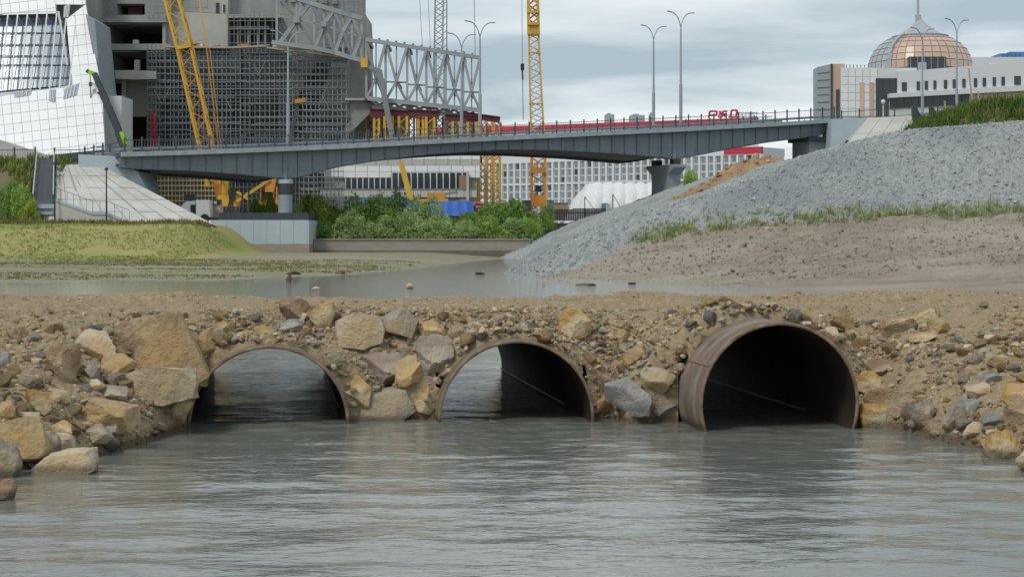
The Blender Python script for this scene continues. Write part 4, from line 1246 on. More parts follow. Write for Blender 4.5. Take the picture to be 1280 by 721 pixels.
# glazing: panes in rows, slanted mullions, and a lighter frame standing proud
GL = [(-70, 30), (77, 23), (86, 70), (90, 106), (-70, 120)]
gl = [23, 41, 56, 70, 81, 97, 118]
for j in range(len(gl) - 1):
    for i in range(-5, 9):
        x0, x1 = i * 12.2, (i + 1) * 12.2
        k = .16
        cell = [(x0 - k * (gl[j] - 60) + .4, gl[j] + .4), (x1 - k * (gl[j] - 60) - .4, gl[j] + .4), (x1 - k * (gl[j + 1] - 60) - .4, gl[j + 1] - .4), (x0 - k * (gl[j + 1] - 60) + .4, gl[j + 1] - .4)]
        pc_ = clip(cell, GL)
        if len(pc_) >= 3 and area(pc_) > 8:
            ppoly(wb, 'pane', pc_, lambda x, y: facY(x, y) + 1.6, .1, M['glass'])
ppoly(wb, 'glazing_frame', GL, lambda x, y: facY(x, y) + 1.75, .4, M['truss_d'])
for i in range(-4, 8):
    x0 = i * 12.2 + 4
    a, c = (x0 + 6, 17), (x0 - 3, 112)
    bar(wb, 'mullion', W(*a, facY(*a) + .1), W(*c, facY(*c) + .1), .16, M['frame_w'])
    bar(wb, 'bracket', W(x0 + 5, 17, facY(0, 17) + .1), W(x0 + 9, 26, facY(0, 26) + 1.6), .13, M['frame_w'])
for y in gl[:-1]:
    bar(wb, 'transom', W(-60, y + 3, facY(0, y) + 1.5), W(80 + (y - 23) * .1, y, facY(0, y) + 1.5), .14, M['truss_d'])
bar(wb, 'mullion', W(73, 15, facY(0, 15) + .1), W(84, 82, facY(0, 82) + .1), .2, M['frame_w'])
bar(wb, 'transom', W(-60, 19, facY(0, 19) + .05), W(73, 15, facY(0, 15) + .05), .14, M['frame_w'])
ppoly(wb, 'side_wall', [(107, 18), (118, 25), (127, 120), (128, 118)], 206, 8, M['grey_pan'])
ppoly(wb, 'side_wall', [(127, 120), (152, 120), (152, 200), (131, 200)], 206.5, 6, M['bld_white'])
ppoly(wb, 'plinth', [(-70, 168), (0, 175), (62, 195), (62, 215), (-70, 215)], 198, 2, M['c_light'])
b = B(); a0 = W(-70, 215, 213); a1 = W(104, -60, 213); b.box(a0.x, a1.x - .5, 214, 240, 3.4, a1.z); b.build('core', M['c_raw'], wb)

# ---------------------------------------------------------------- unfinished concrete building
cbd = thing('unfinished_building', 'unfinished grey concrete building with open dark floors behind scaffolding', 'building', (-42, 226, 3.4))
YB = 226
ppoly(cbd, 'upper_wall', [(106, -50), (146, -50), (146, 22), (112, 22)], YB, 6, M['c_raw'])
ppoly(cbd, 'upper_wall', [(181, -50), (214, -50), (214, 19), (181, 19)], YB, 6, M['c_raw'])
ppoly(cbd, 'upper_wall', [(146, -50), (181, -50), (181, 5), (146, 5)], YB, 6, M['c_raw'])
pbox(cbd, 'opening_shade', 146, 5, 181, 20, YB + 4.5, .4, M['c_dark'])  # dark sheet, shade of the opening put into its colour
pbox(cbd, 'shutter', 160, 6, 178, 19, YB + 2.0, .2, M['maroon'])
pbox(cbd, 'floor_slab', 116, 19, 208, 28, YB - .8, 20, M['c_raw'])
pbox(cbd, 'floor_slab', 120, 55, 213, 62.5, YB - .9, 20, M['c_raw'])
ppoly(cbd, 'floor_slab', [(126, 88), (167, 88), (195, 89), (195, 99), (168, 99.5), (134, 98), (126, 97)], YB - 2.2, 20, M['c_light'])
pbox(cbd, 'floor_slab', 126, 99, 215, 104, YB + 1, 18, M['c_raw'])
for x0, x1, y0, y1 in ((119, 122.5, 22, 62), (203, 207, 27, 60), (122, 126, 62, 100), (204, 207, 60, 100), (152, 157.5, 99, 205)):
    pbox(cbd, 'column', x0, y0, x1, y1, YB - .3, 1.0, M['c_raw'])
for x0, y0, x1, y1 in ((166, 50, 172.5, 55.2), (168, 75, 174, 88), (127, 91, 133, 97)):
    pbox(cbd, 'crate', x0, y0, x1, y1, YB - .5, .8, M['c_light'])
pbox(cbd, 'rear_wall', 112, -50, 215, 275, YB + 13, 1, M['c_dark'])  # painted near-black for the shade deep in the floors
pbox(cbd, 'lower_wall', 126, 103, 152, 200, YB + 2.5, .8, M['c_dark'])  # dark tone stands in for shade inside the lower floor
pbox(cbd, 'lower_wall', 158, 103, 200, 146, YB + 1.2, .8, M['c_raw'])
pbox(cbd, 'ceiling_duct', 123, 29, 160, 31, YB + 1.0, .5, M['truss'])
pbox(cbd, 'ceiling_duct', 126, 63.5, 175, 65.5, YB + 1.0, .5, M['truss'])
# big cast wall right of the open floors
ppoly(cbd, 'cast_wall', [(213, -50), (285, -50), (285, 18), (213, 13)], YB + 2, 12, M['c_light'])
ppoly(cbd, 'cast_wall', [(207, 13), (285, 18.3), (285, 60), (215, 60), (207, 52)], YB + 1, 12, M['c_light'])
ppoly(cbd, 'cast_wall', [(285, -50), (347, -50), (347, 19), (285, 19)], YB + 4, 10, M['c_raw'])
pbox(cbd, 'opening_shade', 270, 4, 274, 18, YB + 1.85, .1, M['c_dark'])  # dark sheet on the wall face, painted as a shaded opening
pbox(cbd, 'opening_shade', 279, 6, 281, 16, YB + 1.85, .1, M['c_dark'])  # second, narrower sheet of painted opening shade
pbox(cbd, 'floor_slab', 284, 18, 350, 22.5, YB + 1, 12, M['c_raw'])
pbox(cbd, 'recess_wall', 284, 22, 350, 64, YB + 6, 3, M['c_raw'])
pbox(cbd, 'floor_slab', 283, 33, 336, 36.5, YB + 2, 9, M['c_raw'])
for x0 in (284, 296, 309, 321, 330): pbox(cbd, 'column', x0, 22, x0 + 2.4, 62, YB + 2.5, .8, M['c_raw'])
for x0, y0 in ((288, 40), (300, 24), (311, 25), (314, 44), (323, 42), (332, 36)): pbox(cbd, 'opening_shade', x0, y0, x0 + 4, y0 + 8, YB + 5.85, .1, M['c_dark'])  # flat dark patches painting shaded openings on the recess wall
# walls behind the scaffold: dark formwork shutters
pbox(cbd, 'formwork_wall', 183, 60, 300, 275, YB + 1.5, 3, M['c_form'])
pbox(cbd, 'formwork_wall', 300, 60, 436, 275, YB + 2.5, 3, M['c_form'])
# slanted buttresses
ppoly(cbd, 'buttress', [(352, 64), (399, 62), (398, 72), (362, 135), (352, 158), (346, 158)], YB - .5, 2.2, M['c_raw'])
ppoly(cbd, 'buttress', [(418, 68), (440, 74), (440, 152), (398, 150), (394, 148), (402, 120)], YB - .2, 2.2, M['c_light'])
ppoly(cbd, 'buttress', [(390, 152), (440, 152), (436, 200), (388, 200)], YB + .4, 2.2, M['c_raw'])
# tower at the end
ppoly(cbd, 'stair_tower', [(345, -50), (446, -50), (446, 3), (454, 14), (455, 30), (456, 74), (345, 74)], YB + 3, 14, M['c_raw'])
ppoly(cbd, 'stair_tower', [(438, 72), (458, 72), (459, 125), (438, 125)], YB - .4, 10, M['c_raw'])
ppoly(cbd, 'tower_ledge', [(431, 123), (463, 123), (463, 125.5), (431, 125.5)], YB - 2.0, 11, M['c_light'])
ppoly(cbd, 'stair_tower', [(438, 125.5), (462, 125.5), (462, 142), (436, 168), (430, 200), (425, 200), (430, 160), (438, 150)], YB - 1.2, 9, M['c_raw'])
for k in range(6): bar(cbd, 'parapet_block', W(350 + k * 13, -1 + k * .6, YB + 2.9), W(357 + k * 13, -1 + k * .6, YB + 2.9), .6, M['c_raw'], .8)

# scaffold in front of it
def top_edge(x): return float(np.interp(x, [184, 206, 207, 290, 292, 332, 336, 380, 430, 436], [57, 57, 61.5, 62, 59, 58, 62, 66, 73, 74]))
sc_ = thing('facade_scaffold', 'tall grey tube scaffold covering the unfinished concrete building', 'scaffold', (-42, 224, 3.4))
YS = 224.2
x = 184.0; k = 0
while x < 436:
    y0 = top_edge(x) - R.uniform(0, 3)
    bar(sc_, 'upright', W(x, y0, YS), W(x + R.uniform(-.4, .4), 200, YS), .09, M['scaf'])
    x += R.uniform(4.6, 6.6); k += 1
x = 186.0
while x < 434:
    bar(sc_, 'rear_upright', W(x, top_edge(x) + 2, YS + 1.1), W(x, 200, YS + 1.1), .07, M['scaf']); x += R.uniform(4.4, 6.2)
for j in range(17):
    y = 70 + j * 7.6
    for (xa, xb) in ((186, 250), (250, 318), (318, 380), (380, 434)):
        bar(sc_, 'toe_board', W(xa, max(y, top_edge(xa) + 4) + R.uniform(-1, 1), YS + .2), W(xb - R.uniform(0, 12), max(y, top_edge(xb) + 4) + R.uniform(-1, 1), YS + .2), .06, M['truss_d'], .14)
for j in range(15):
    y = 66 + j * 8.9
    for (xa, xb) in ((184, 236), (236, 300), (300, 366), (366, 436)):
        dy_ = R.uniform(-1.2, 1.2)
        if R.random() < .93:
            bar(sc_, 'ledger', W(xa, max(y + dy_, top_edge(xa) + 1), YS - .1), W(xb, max(y + dy_ + R.uniform(-.6, .6), top_edge(xb) + 1), YS - .1), .10, M['scaf'])
        if R.random() < .8:
            xm = xa + R.uniform(2, 14); xn = xb - R.uniform(2, 14)
            bar(sc_, 'board', W(xm, max(y + 2, top_edge(xm) + 3), YS + .6), W(xn, max(y + 2, top_edge(xn) + 3), YS + .6), .9, M['scaf_b'], .16)
for a, c in (((206, 60), (290, 61)), ((290, 61), (334, 59)), ((334, 61), (384, 67)), ((384, 67), (436, 74))):
    bar(sc_, 'top_deck', W(a[0], a[1] - 1, YS - .3), W(c[0], c[1] - 1, YS - .3), .9, M['wood'], .22)
for j in range(18):
    xa = R.uniform(190, 420); ya = R.uniform(75, 170)
    bar(sc_, 'cross_brace', W(xa, ya, YS - .15), W(xa + R.choice([-9, 9]), ya + 17, YS - .15), .07, M['scaf'])
# lighter scaffold and clutter over the upper floors
us = thing('upper_scaffold', 'sparse pale scaffold round the upper concrete floors beside the first truss', 'scaffold', W(300, 62, YB))
for (xa, xb, y0, y1, Yq) in ((284, 348, 16, 60, YB - .2), (118, 146, -20, 20, YB - 1.2), (182, 212, -20, 18, YB - 1.2), (396, 456, -20, 70, YB + 2.2), (217, 262, -20, 12, YB + .8)):
    x = xa
    while x < xb:
        bar(us, 'upright', W(x, y0 - R.uniform(0, 5), Yq), W(x, y1, Yq), .07, M['scaf']); x += R.uniform(5, 9)
    y = y0 + 3
    while y < y1:
        bar(us, 'ledger', W(xa, y + R.uniform(-.8, .8), Yq - .05), W(xb - R.uniform(0, 8), y + R.uniform(-.8, .8), Yq - .05), .07, M['scaf']); y += R.uniform(6, 11)
for k in range(14):
    x0 = R.uniform(210, 345); bar(us, 'stacked_board', W(x0, 57.5, YB - .6), W(x0 + R.uniform(3, 9), 57.5 - R.uniform(0, 1.5), YB - .6), .5, M[R.choice(['wood', 'maroon', 'truss_d', 'c_light', 'orange'])], R.uniform(.15, .5))
# workers' tent and small loads on the deck
ct = thing('site_canopy', 'small red and white canopy on top of the scaffold', 'canopy', W(250, 60, YS))
b = B(); p = W(243, 60, YS); q = W(257, 60, YS); t_ = W(249, 54.5, YS)
b.prism([p, q, W(255, 55.5, YS), t_, W(245, 56.5, YS)], (0, 1.5, 0)); b.build('cover', M['orange'], ct)
b = B(); b.prism([W(249.5, 59.8, YS - .02), W(253, 59.8, YS - .02), W(253, 55.2, YS - .02), W(250.5, 55, YS - .02)], (0, .05, 0)); b.build('stripe', M['frame_w'], ct)

# slim red hoist mast by the scaffold
def lattice(parent, p0, p1, w0, w1, n, mc, mb, tc_=.18, tb=.09, faces=(0, 1)):
    """square lattice column: four chord parts and zigzag brace parts"""
    p0, p1 = Vector(p0), Vector(p1); d = (p1 - p0).normalized()
    a = d.cross(Vector((0, 1, 0))); a = a.normalized() if a.length > .01 else Vector((1, 0, 0)); c = a.cross(d).normalized()
    def pt(u, i, j): return p0.lerp(p1, u) + a * (i * (w0 + (w1 - w0) * u) / 2) + c * (j * (w0 + (w1 - w0) * u) / 2)
    for i, j in ((-1, -1), (1, -1), (1, 1), (-1, 1)):
        bar(parent, 'chord', pt(0, i, j), pt(1, i, j), tc_, mc)
    cs_ = [(-1, -1), (1, -1), (1, 1), (-1, 1)]
    for k in range(n):
        u0, u1 = k / n, (k + 1) / n
        for fi in range(4):
            e0, e1 = cs_[fi], cs_[(fi + 1) % 4]
            if k % 2: e0, e1 = e1, e0
            bar(parent, 'brace', pt(u0, *e0), pt(u1, *e1), tb, mb)
hm = thing('hoist_mast', 'slim red lattice hoist mast standing in front of the scaffold', 'hoist', (W(193, 200, 221).x, 221, 3.4))
lattice(hm, (W(195, 200, 221).x, 221, 3.4), W(191, 142, 221), .5, .5, 14, M['red'], M['red'], .12, .07)
bar(hm, 'arm', W(186, 155, 221), W(198, 155, 221), .1, M['red']); bar(hm, 'arm', W(191, 142, 221), W(184, 135, 221), .1, M['red'])

# ---------------------------------------------------------------- steel roof trusses
YT = 222.0
def member(par, name, a, c, w, m_, dY=0): return bar(par, name, W(a[0], a[1], YT + dY), W(c[0], c[1], YT + dY), w, m_)
tr = thing('roof_truss', 'pale grey steel truss with crossing braces fixed to the concrete tower', 'truss', W(400, 62, YT))
TP = [(346, -10), (388, 4), (417, 13), (440, 20), (453, 23)]; BT = [(340, 53), (394, 60.5), (419, 66), (441, 73), (458, 77)]
for nm, P_, w in (('top_chord', TP, .6), ('bottom_chord', BT, .55)):
    for a, c in zip(P_[:-1], P_[1:]): member(tr, nm, a, c, w, M['truss'])
for a, c, w, mt in [((346, -8), (371, 25), .7, 'truss_d'), ((371, 25), (394, 60), .7, 'truss_d'), ((350, 54), (371, 25), .85, 'truss'), ((371, 25), (388, 4), .85, 'truss'),
                    ((388, 4), (405, 31), .7, 'truss_d'), ((405, 31), (418, 65), .7, 'truss_d'), ((394, 60), (405, 31), .8, 'truss'), ((405, 31), (417, 13), .8, 'truss'),
                    ((417, 13), (429, 39), .7, 'truss_d'), ((429, 39), (441, 72), .7, 'truss_d'), ((419, 65), (429, 39), .75, 'truss'), ((429, 39), (440, 20), .75, 'truss'),
                    ((440, 20), (451, 46), .7, 'truss'), ((441, 73), (451, 46), .8, 'truss')]:
    member(tr, 'diagonal', a, c, w * .62, M[mt])
for x0, y0, y1 in ((346, -8, 53), (371, 0, 57), (393, 6, 60), (405, 9, 63), (418, 14, 65), (429, 17, 69), (440, 21, 72), (452, 24, 76)): member(tr, 'post', (x0, y0), (x0, y1), .3, M['truss'], .15)
for a, c in (((347, 20), (371, 25)), ((371, 25), (405, 32)), ((405, 32), (429, 40)), ((429, 40), (452, 46))): member(tr, 'middle_tie', a, c, .2, M['truss'], .1)
member(tr, 'node_plate', (371, 20), (371, 29), .8, M['truss'], -.3); member(tr, 'node_plate', (405, 27), (405, 34), .7, M['truss'], -.3)
member(tr, 'wrapped_joint', (455.5, 73), (455.5, 85), .9, M['yel'], -.3)

t2_ = thing('roof_truss', 'long grey steel truss frame cantilevered out over the yellow shoring towers', 'truss', W(530, 130, YT))
def tt(x): return 50 + (x - 458) * (72.5 - 50) / 142
def tb(x): return 123 + (x - 458) * (138 - 123) / 142
for dY, f_ in ((0, 'truss'), (9, 'truss_d')):
    member(t2_, 'top_chord', (457, tt(457)), (600, tt(600)), .5, M[f_], dY); member(t2_, 'bottom_chord', (459, tb(459)), (600, tb(600)), .55, M[f_], dY)
    xs_ = [458, 482, 509, 533, 557, 579, 600]
    for k, x0 in enumerate(xs_):
        member(t2_, 'post', (x0, tt(x0)), (x0, tb(x0)), .3, M[f_], dY + .1)
    for k, (xa, xb) in enumerate(zip(xs_[:-1], xs_[1:])):
        xm = (xa + xb) / 2; ym = (tt(xm) + tb(xm)) / 2 + 8
        ym += 3
        member(t2_, 'diagonal', (xa, tt(xa)), (xm, ym), .36, M['truss' if k % 2 else 'truss_d'], dY)
        member(t2_, 'diagonal', (xb, tt(xb)), (xm, ym), .36, M['truss'], dY - .2)
        member(t2_, 'diagonal', (xm, ym), (xa, tb(xa)), .32, M['truss'], dY - .1)
        member(t2_, 'diagonal', (xm, ym), (xb, tb(xb)), .32, M['truss_d' if k % 2 else 'truss'], dY)
        member(t2_, 'post', (xm, tt(xm)), (xm, tb(xm)), .18, M[f_], dY + .2)
        member(t2_, 'middle_tie', (xa, ym), (xb, ym + 1), .2, M['truss_d'], dY + .2)
        bar(t2_, 'cross_tie', W(xa, tt(xa), YT), W(xa, tt(xa), YT) + Vector((0, 9, 0)), .4, M['truss_d'])
        bar(t2_, 'cross_tie', W(xa, tb(xa), YT), W(xa, tb(xa), YT) + Vector((0, 9, 0)), .5, M['truss_d'])
        bar(t2_, 'cross_tie', W(xm, ym, YT), W(xm, ym, YT) + Vector((0, 9, 0)), .35, M['truss_d'])
for k in range(13): 
    xa = 462 + k * 10.6; member(t2_, 'bolt_cap', (xa, tt(xa) - 3), (xa + 2.6, tt(xa) - 2.6), .35, M['truss_d'])
# underslung lattice and brace leg
for k in range(10):
    xa = 468 + k * 12.5; xb = xa + 12.5
    if xb < 598:
        member(t2_, 'under_lattice', (xa, tb(xa) + 3), (xb, tb(xb) + 9), .3, M['truss_d'], .5); member(t2_, 'under_lattice', (xa, tb(xa) + 9), (xb, tb(xb) + 3), .3, M['truss_d'], .6)
member(t2_, 'under_chord', (466, tb(466) + 10.5), (572, tb(572) + 9.5), .5, M['truss_d'], .5)
member(t2_, 'brace_leg', (474, 88), (496, 200), .7, M['truss_d'], -1.5); member(t2_, 'brace_leg', (461, 84), (477, 90), .5, M['truss_d'], -1.5)

# maroon cap beams and yellow shoring towers under it
for i, (xa, ya, xb, yb, th_, lab) in enumerate(((462, 141, 510, 143.5, 1.0, 'dark maroon steel beam under the truss beside the concrete tower'), (509, 142, 549, 144, 1.0, 'dark maroon steel beam on the middle shoring towers'), (556, 147, 602, 149, .8, 'dark maroon steel beam under the truss end'), (583, 144, 625, 150, .7, 'dark maroon steel beam on the outermost shoring towers'))):
    cp_ = thing('cap_beam', lab, 'beam', W((xa + xb) / 2, ya, YT), 'maroon beams on the shoring')
    bar(cp_, 'web', W(xa, ya, YT + .3), W(xb, yb, YT + .3), .35, M['maroon'], th_)
    for dz in (-.5, .5): bar(cp_, 'flange', W(xa, ya, YT + .3) + Vector((0, 0, dz * th_)), W(xb, yb, YT + .3) + Vector((0, 0, dz * th_)), .8, M['maroon'], .12)
YP = 216.0
shx = [(471, 6, 146, 'beside the concrete tower'), (486, 10, 146, 'behind the slanted brace leg'), (504, 10, 146, 'under the maroon beam joint'), (526, 6, 146.5, 'slimmest under the middle maroon beam'), (538, 10, 147, 'under the middle maroon beam end'), (570, 8, 152, 'behind the shorter truss lamp'), (590, 10, 153, 'beside the taller truss lamp')]
for cx_, w_, y0, lab in shx:
    a = W(cx_, 204, YT + .5); tw = thing('shoring_tower', 'yellow lattice shoring tower standing on the podium ' + lab, 'shoring', a, 'yellow shoring towers')
    s_ = w_ * YT / F
    lattice(tw, a, W(cx_, y0, YT + .5), s_, s_, 6, M['yel'], M['yel'] if cx_ < 550 else M['maroon'], .34, .12)
for cx_, w_, y0, lab in ((603, 9, 152, 'next to the podium end'), (612, 8, 153, 'middle of the close group'), (621, 8, 153, 'outermost of the close group')):
    a = Vector((W(cx_, 260, YT + .5).x, YT + .5, 3.4)); tw = thing('shoring_tower', 'tall orange yellow shoring tower reaching the ground ' + lab, 'shoring', a, 'yellow shoring towers')
    s_ = w_ * YT / F
    lattice(tw, a, W(cx_, y0, YT + .5), s_, s_, 16, M['yel'] if cx_ != 612 else M['orange'], M['orange'], .34, .13)

# second rank of maroon props and the wall they stand before
sw = thing('shoring_back_wall', 'dark concrete wall behind the yellow shoring towers', 'wall', W(490, 204, 236))
pbox(sw, 'wall_panel', 440, 138, 512, 205, 236, 1, M['c_raw']); pbox(sw, 'wall_panel', 520, 143, 546, 205, 236, 1, M['c_raw']); pbox(sw, 'wall_panel', 556, 152, 600, 205, 238, 1, M['c_raw'])
for k, cx_ in enumerate((463, 478, 495, 513, 531, 549, 562, 580, 597)):
    a = W(cx_, 204, YT + 6); tw = thing('prop_tower', 'dark maroon prop tower in the rear rank, number %s from the concrete tower' % ['one', 'two', 'three', 'four', 'five', 'six', 'seven', 'eight', 'nine'][k], 'shoring', a, 'maroon prop towers')
    lattice(tw, a, W(cx_, 140 + (cx_ - 460) * .07, YT + 6), 1.0, 1.0, 7, M['maroon'] if k % 3 else M['yel'], M['maroon'], .22, .12)

# ---------------------------------------------------------------- podium under the truss, seen below the bridge
pd = thing('podium', 'low pale clad podium with a strip of dark windows behind the bushes', 'building', (-14, 218, 3.4))
YQ = 218
def pan_row(x0, x1, y0, y1, step, name, mt, Y=YQ, top=None):
    x = x0
    while x < x1 - 1:
        xe = min(x + step, x1)
        pbox(pd, name, x + .25, y0, xe - .25, y1, Y, .15, M[mt]); x += step
for r_ in range(4):
    pan_row(414 if r_ > 1 else 440, 600, 192 + r_ * 7.6, 199.3 + r_ * 7.6, 15, 'cladding_panel', 'white_pan' if r_ != 1 else 'c_light')
pbox(pd, 'backing', 405, 190, 596, 262, YQ + .4, 14, M['c_raw'])
x = 432
while x < 520:
    pbox(pd, 'window', x + .6, 223, x + 6.4, 235, YQ + .1, .2, M['darkglass']); pbox(pd, 'window_post', x - .6, 222.5, x + .6, 236, YQ - .05, .3, M['frame_w']); x += 7.2
x = 490
while x < 580:
    pbox(pd, 'window', x + .6, 216, x + 7.0, 237, YQ - .5, .2, M['darkglass']); pbox(pd, 'window_post', x - .6, 215.5, x + .6, 238, YQ - .65, .3, M['frame_w']); x += 8
pan_row(400, 596, 236.5, 246.5, 9, 'plinth_panel', 'c_light', YQ - .9)
pbox(pd, 'sill_band', 398, 235.8, 596, 236.6, YQ - 1.0, .3, M['truss_d'])
pbox(pd, 'end_column', 583, 215, 586, 262, YQ - 1.2, 1, M['c_light'])
pbox(pd, 'end_opening', 574, 219, 583, 252, YQ - .75, .2, M['stain'])
# blue site hoarding in front
hb = thing('site_hoarding', 'blue sheet hoarding along the foot of the podium', 'fence', W(500, 262, 214))
x = 434
while x < 515:
    pbox(hb, 'hoarding_sheet', x + .1, 246.5, x + 9.8, 262, 214, .06, M['hoard_b']); x += 10
# scaffold below the bridge
s2 = thing('ground_scaffold', 'low grey scaffold seen under the bridge beside the podium', 'scaffold', (W(345, 262, 217).x, 217, 3.4))
x = 278.0
while x < 425:
    bar(s2, 'upright', W(x, 208, 217), W(x, 262, 217), .1, M['scaf']); x += R.uniform(4.5, 6.5)
for j in range(7):
    bar(s2, 'ledger', W(276, 213 + j * 7, 216.9), W(352, 213 + j * 7, 216.9), .1, M['scaf']); bar(s2, 'ledger', W(352, 214 + j * 7, 216.9), W(430, 214 + j * 7, 216.9), .1, M['scaf'])
    bar(s2, 'board', W(376, 216 + j * 7, 217.6), W(R.uniform(395, 428), 216 + j * 7, 217.6), .8, M['form_y'] if j % 3 == 0 else M['scaf_b'], .16)
# formwork wall
fw = thing('formwork_grid', 'cream timber formwork grid standing under the bridge behind the white truck', 'formwork', (W(228, 262, 219).x, 219, 3.4))
pbox(fw, 'form_panel', 176, 205, 278, 262, 219.4, .3, M['form_bk'])
x = 178.0
while x < 278:
    bar(fw, 'form_beam', W(x, 205, 219.2), W(x + .5, 261, 219.2), .13, M['form_y']); x += 4.6
for j in range(9):
    bar(fw, 'waler', W(176, 207 + j * 6.3, 218.95), W(278, 207 + j * 6.3, 218.95), .14, M['form_y'])

# ---------------------------------------------------------------- cranes
c1 = thing('lattice_crane', 'yellow crawler crane with wide lattice boom leaning in front of the scaffold', 'crane', (W(280, 262, 210).x, 210, 3.4))
YC = 210.0
lattice(c1, W(268.5, 232, YC), W(230.5, 58, YC), 1.6, 1.75, 13, M['yel'], M['orange'], .27, .10)
lattice(c1, W(230.5, 58, YC), W(200, -60, YC), 1.75, 1.6, 8, M['yel'], M['yel'], .27, .10)
bar(c1, 'boom_joint', W(221, 60, YC - 1), W(239, 57, YC - 1), .45, M['yel'])
bar(c1, 'pendant', W(277, 215, YC + 1), W(258, 60, YC + 1), .14, M['orange']); bar(c1, 'pendant', W(258, 60, YC + 1), W(240, -60, YC + 1), .14, M['yel'])
bar(c1, 'pendant', W(280, 215, YC + 1), W(262, 60, YC + 1), .1, M['orange'])
ppoly(c1, 'mast', [(264, 211), (276, 211), (282, 240), (274, 258), (268, 240)], YC + .5, 1.5, M['orange'])
ppoly(c1, 'mast', [(279, 212), (284, 212), (286, 258), (276, 258)], YC + .2, 1.2, M['yel'])
pbox(c1, 'house', 272, 244, 296, 258, YC, 3, M['yel'])
pbox(c1, 'cab', 286, 236, 294, 250, YC - .3, 1.4, M['darkglass'])
for k in (0, 2.8): b = B(); a = W(264, 272, YC); b.box(a.x, a.x + 4.2, YC - .2 + k, YC + .7 + k, 3.4, 4.4); b.build('crawler_track', M['black'], c1)
c2 = thing('mobile_crane', 'small orange yellow crane with a short boom beside the round pier column', 'crane', (W(325, 262, 206).x, 206, 3.4))
bar(c2, 'boom', W(296, 252, 206), W(338, 224, 206), .35, M['yel']); bar(c2, 'boom', W(296, 240, 206), W(312, 250, 206), .3, M['yel'])
ppoly(c2, 'mast', [(334, 223), (345, 223), (342, 240), (331, 240)], 206, .8, M['orange'])
pbox(c2, 'house', 326, 240, 340, 256, 206.5, 2, M['black']); pbox(c2, 'house_frame', 322, 250, 352, 256, 206, 2.5, M['orange'])
for x0 in (325, 341, 345): pbox(c2, 'support', x0, 234, x0 + 1.6, 258, 206.2, .3, M['orange'])
b = B(); a = W(318, 272, 206); b.box(a.x, a.x + 4, 206, 209, 3.4, 4.4); b.build('crawler_track', M['black'], c2)
# poles leaning together
pl = thing('timber_props', 'bundle of leaning pale poles on the pier block', 'poles', W(288, 272, 160))
for xa, ya, xb, yb in ((281, 274, 291, 238), (287, 274, 290, 234), (290, 274, 292, 228), (303, 272, 303, 237), (311, 268, 311, 238)): bar(pl, 'pole', W(xa, ya, 160), W(xb, yb, 160), .14, M['wood'])
bar(pl, 'pole', W(292, 240, 160), W(303, 247, 160), .1, M['wood'])

c3 = thing('telescopic_crane', 'mobile crane with dark telescopic boom and lime green ends', 'crane', (W(160, 215, 203).x, 203, 3.4))
YG = 203
bar(c3, 'boom_base', W(164, 212, YG), W(149.5, 166, YG), 1.05, M['lime'], .9); bar(c3, 'boom_side', W(157, 196, YG - .4), W(146, 166, YG - .4), .5, M['boomgrey'], .5)
bar(c3, 'boom_section', W(150, 168, YG), W(128, 116, YG), .85, M['boomgrey'], .75); bar(c3, 'boom_section', W(129, 118, YG), W(118, 92, YG), .7, M['boomgrey'], .6)
bar(c3, 'boom_tip', W(119, 93, YG), W(111, 90, YG), .55, M['lime'], .5); bar(c3, 'sheave', W(111, 91, YG), W(108.5, 88, YG), .4, M['boomgrey'])
bar(c3, 'collar', W(122, 117, YG - .2), W(130, 114, YG - .2), .3, M['boomgrey'])
bar(c3, 'hoist_rope', W(113, 92, YG), W(113.2, 103, YG), .06, M['boomgrey']); bar(c3, 'hook_block', W(113.2, 103, YG), W(113.2, 108, YG), .35, M['boomgrey']); bar(c3, 'load_chain', W(113.2, 108, YG), W(114, 161, YG), .09, M['maroon'])
pbox(c3, 'carrier', 140, 255, 190, 275, YG, 2.6, M['lime']); pbox(c3, 'superstructure', 152, 205, 178, 256, YG + .2, 2.2, M['lime'])

c4 = thing('tall_lattice_crane', 'tall yellow and white lattice boom crane rising behind the bridge', 'crane', (W(673, 262, 232).x, 232, 3.4))
YM = 232.0
lattice(c4, (W(673, 262, YM).x, YM, 3.4), W(673, 197, YM), 1.85, 1.85, 8, M['orange'], M['orange'], .36, .16)
lattice(c4, W(673, 197, YM), W(667, 42, YM), 1.85, 1.35, 22, M['yel'], M['cranewhite'], .24, .13)
lattice(c4, W(667, 42, YM), W(665.5, -40, YM), 1.35, 1.25, 9, M['yel'], M['orange'], .4, .2)
for y, w_ in ((42, 8), (30, 7), (15, 7), (130, 9), (66, 7)): bar(c4, 'boom_joint', W(667 + (y - 42) * .035 - w_, y, YM - .9), W(667 + (y - 42) * .035 + w_, y, YM - .9), .35 if y < 60 else .18, M['yel'])
ppoly(c4, 'boom_head', [(660, 30), (674, 30), (672, 44), (662, 44)], YM - .8, 1.2, M['yel'])
bar(c4, 'machine_deck', W(663, 213, YM - 1.2), W(683, 213, YM - 1.2), .5, M['orange'], .8)
pbox(c4, 'winch', 669, 232, 677, 240, YM - 1.6, .8, M['black']); pbox(c4, 'house', 664, 244, 683, 258, YM - 1.5, 3, M['orange'])
bar(c4, 'hoist_rope', W(652, -40, YM), W(653, 80, YM), .07, M['boomgrey']); bar(c4, 'hook_block', W(653, 80, YM), W(653, 88, YM), .5, M['black']); bar(c4, 'hook', W(653, 88, YM), W(653.4, 100, YM), .22, M['maroon']); bar(c4, 'hook_line', W(653.4, 100, YM), W(654, 150, YM), .1, M['boomgrey'])
c5 = thing('grey_lattice_mast', 'light grey lattice crane mast rising behind the long truss', 'crane', (W(549, 262, 246).x, 246, 3.4))
lattice(c5, (W(549, 262, 246).x, 246, 3.4), W(549, 66, 246), 1.5, 1.5, 18, M['truss'], M['truss'], .18, .09)
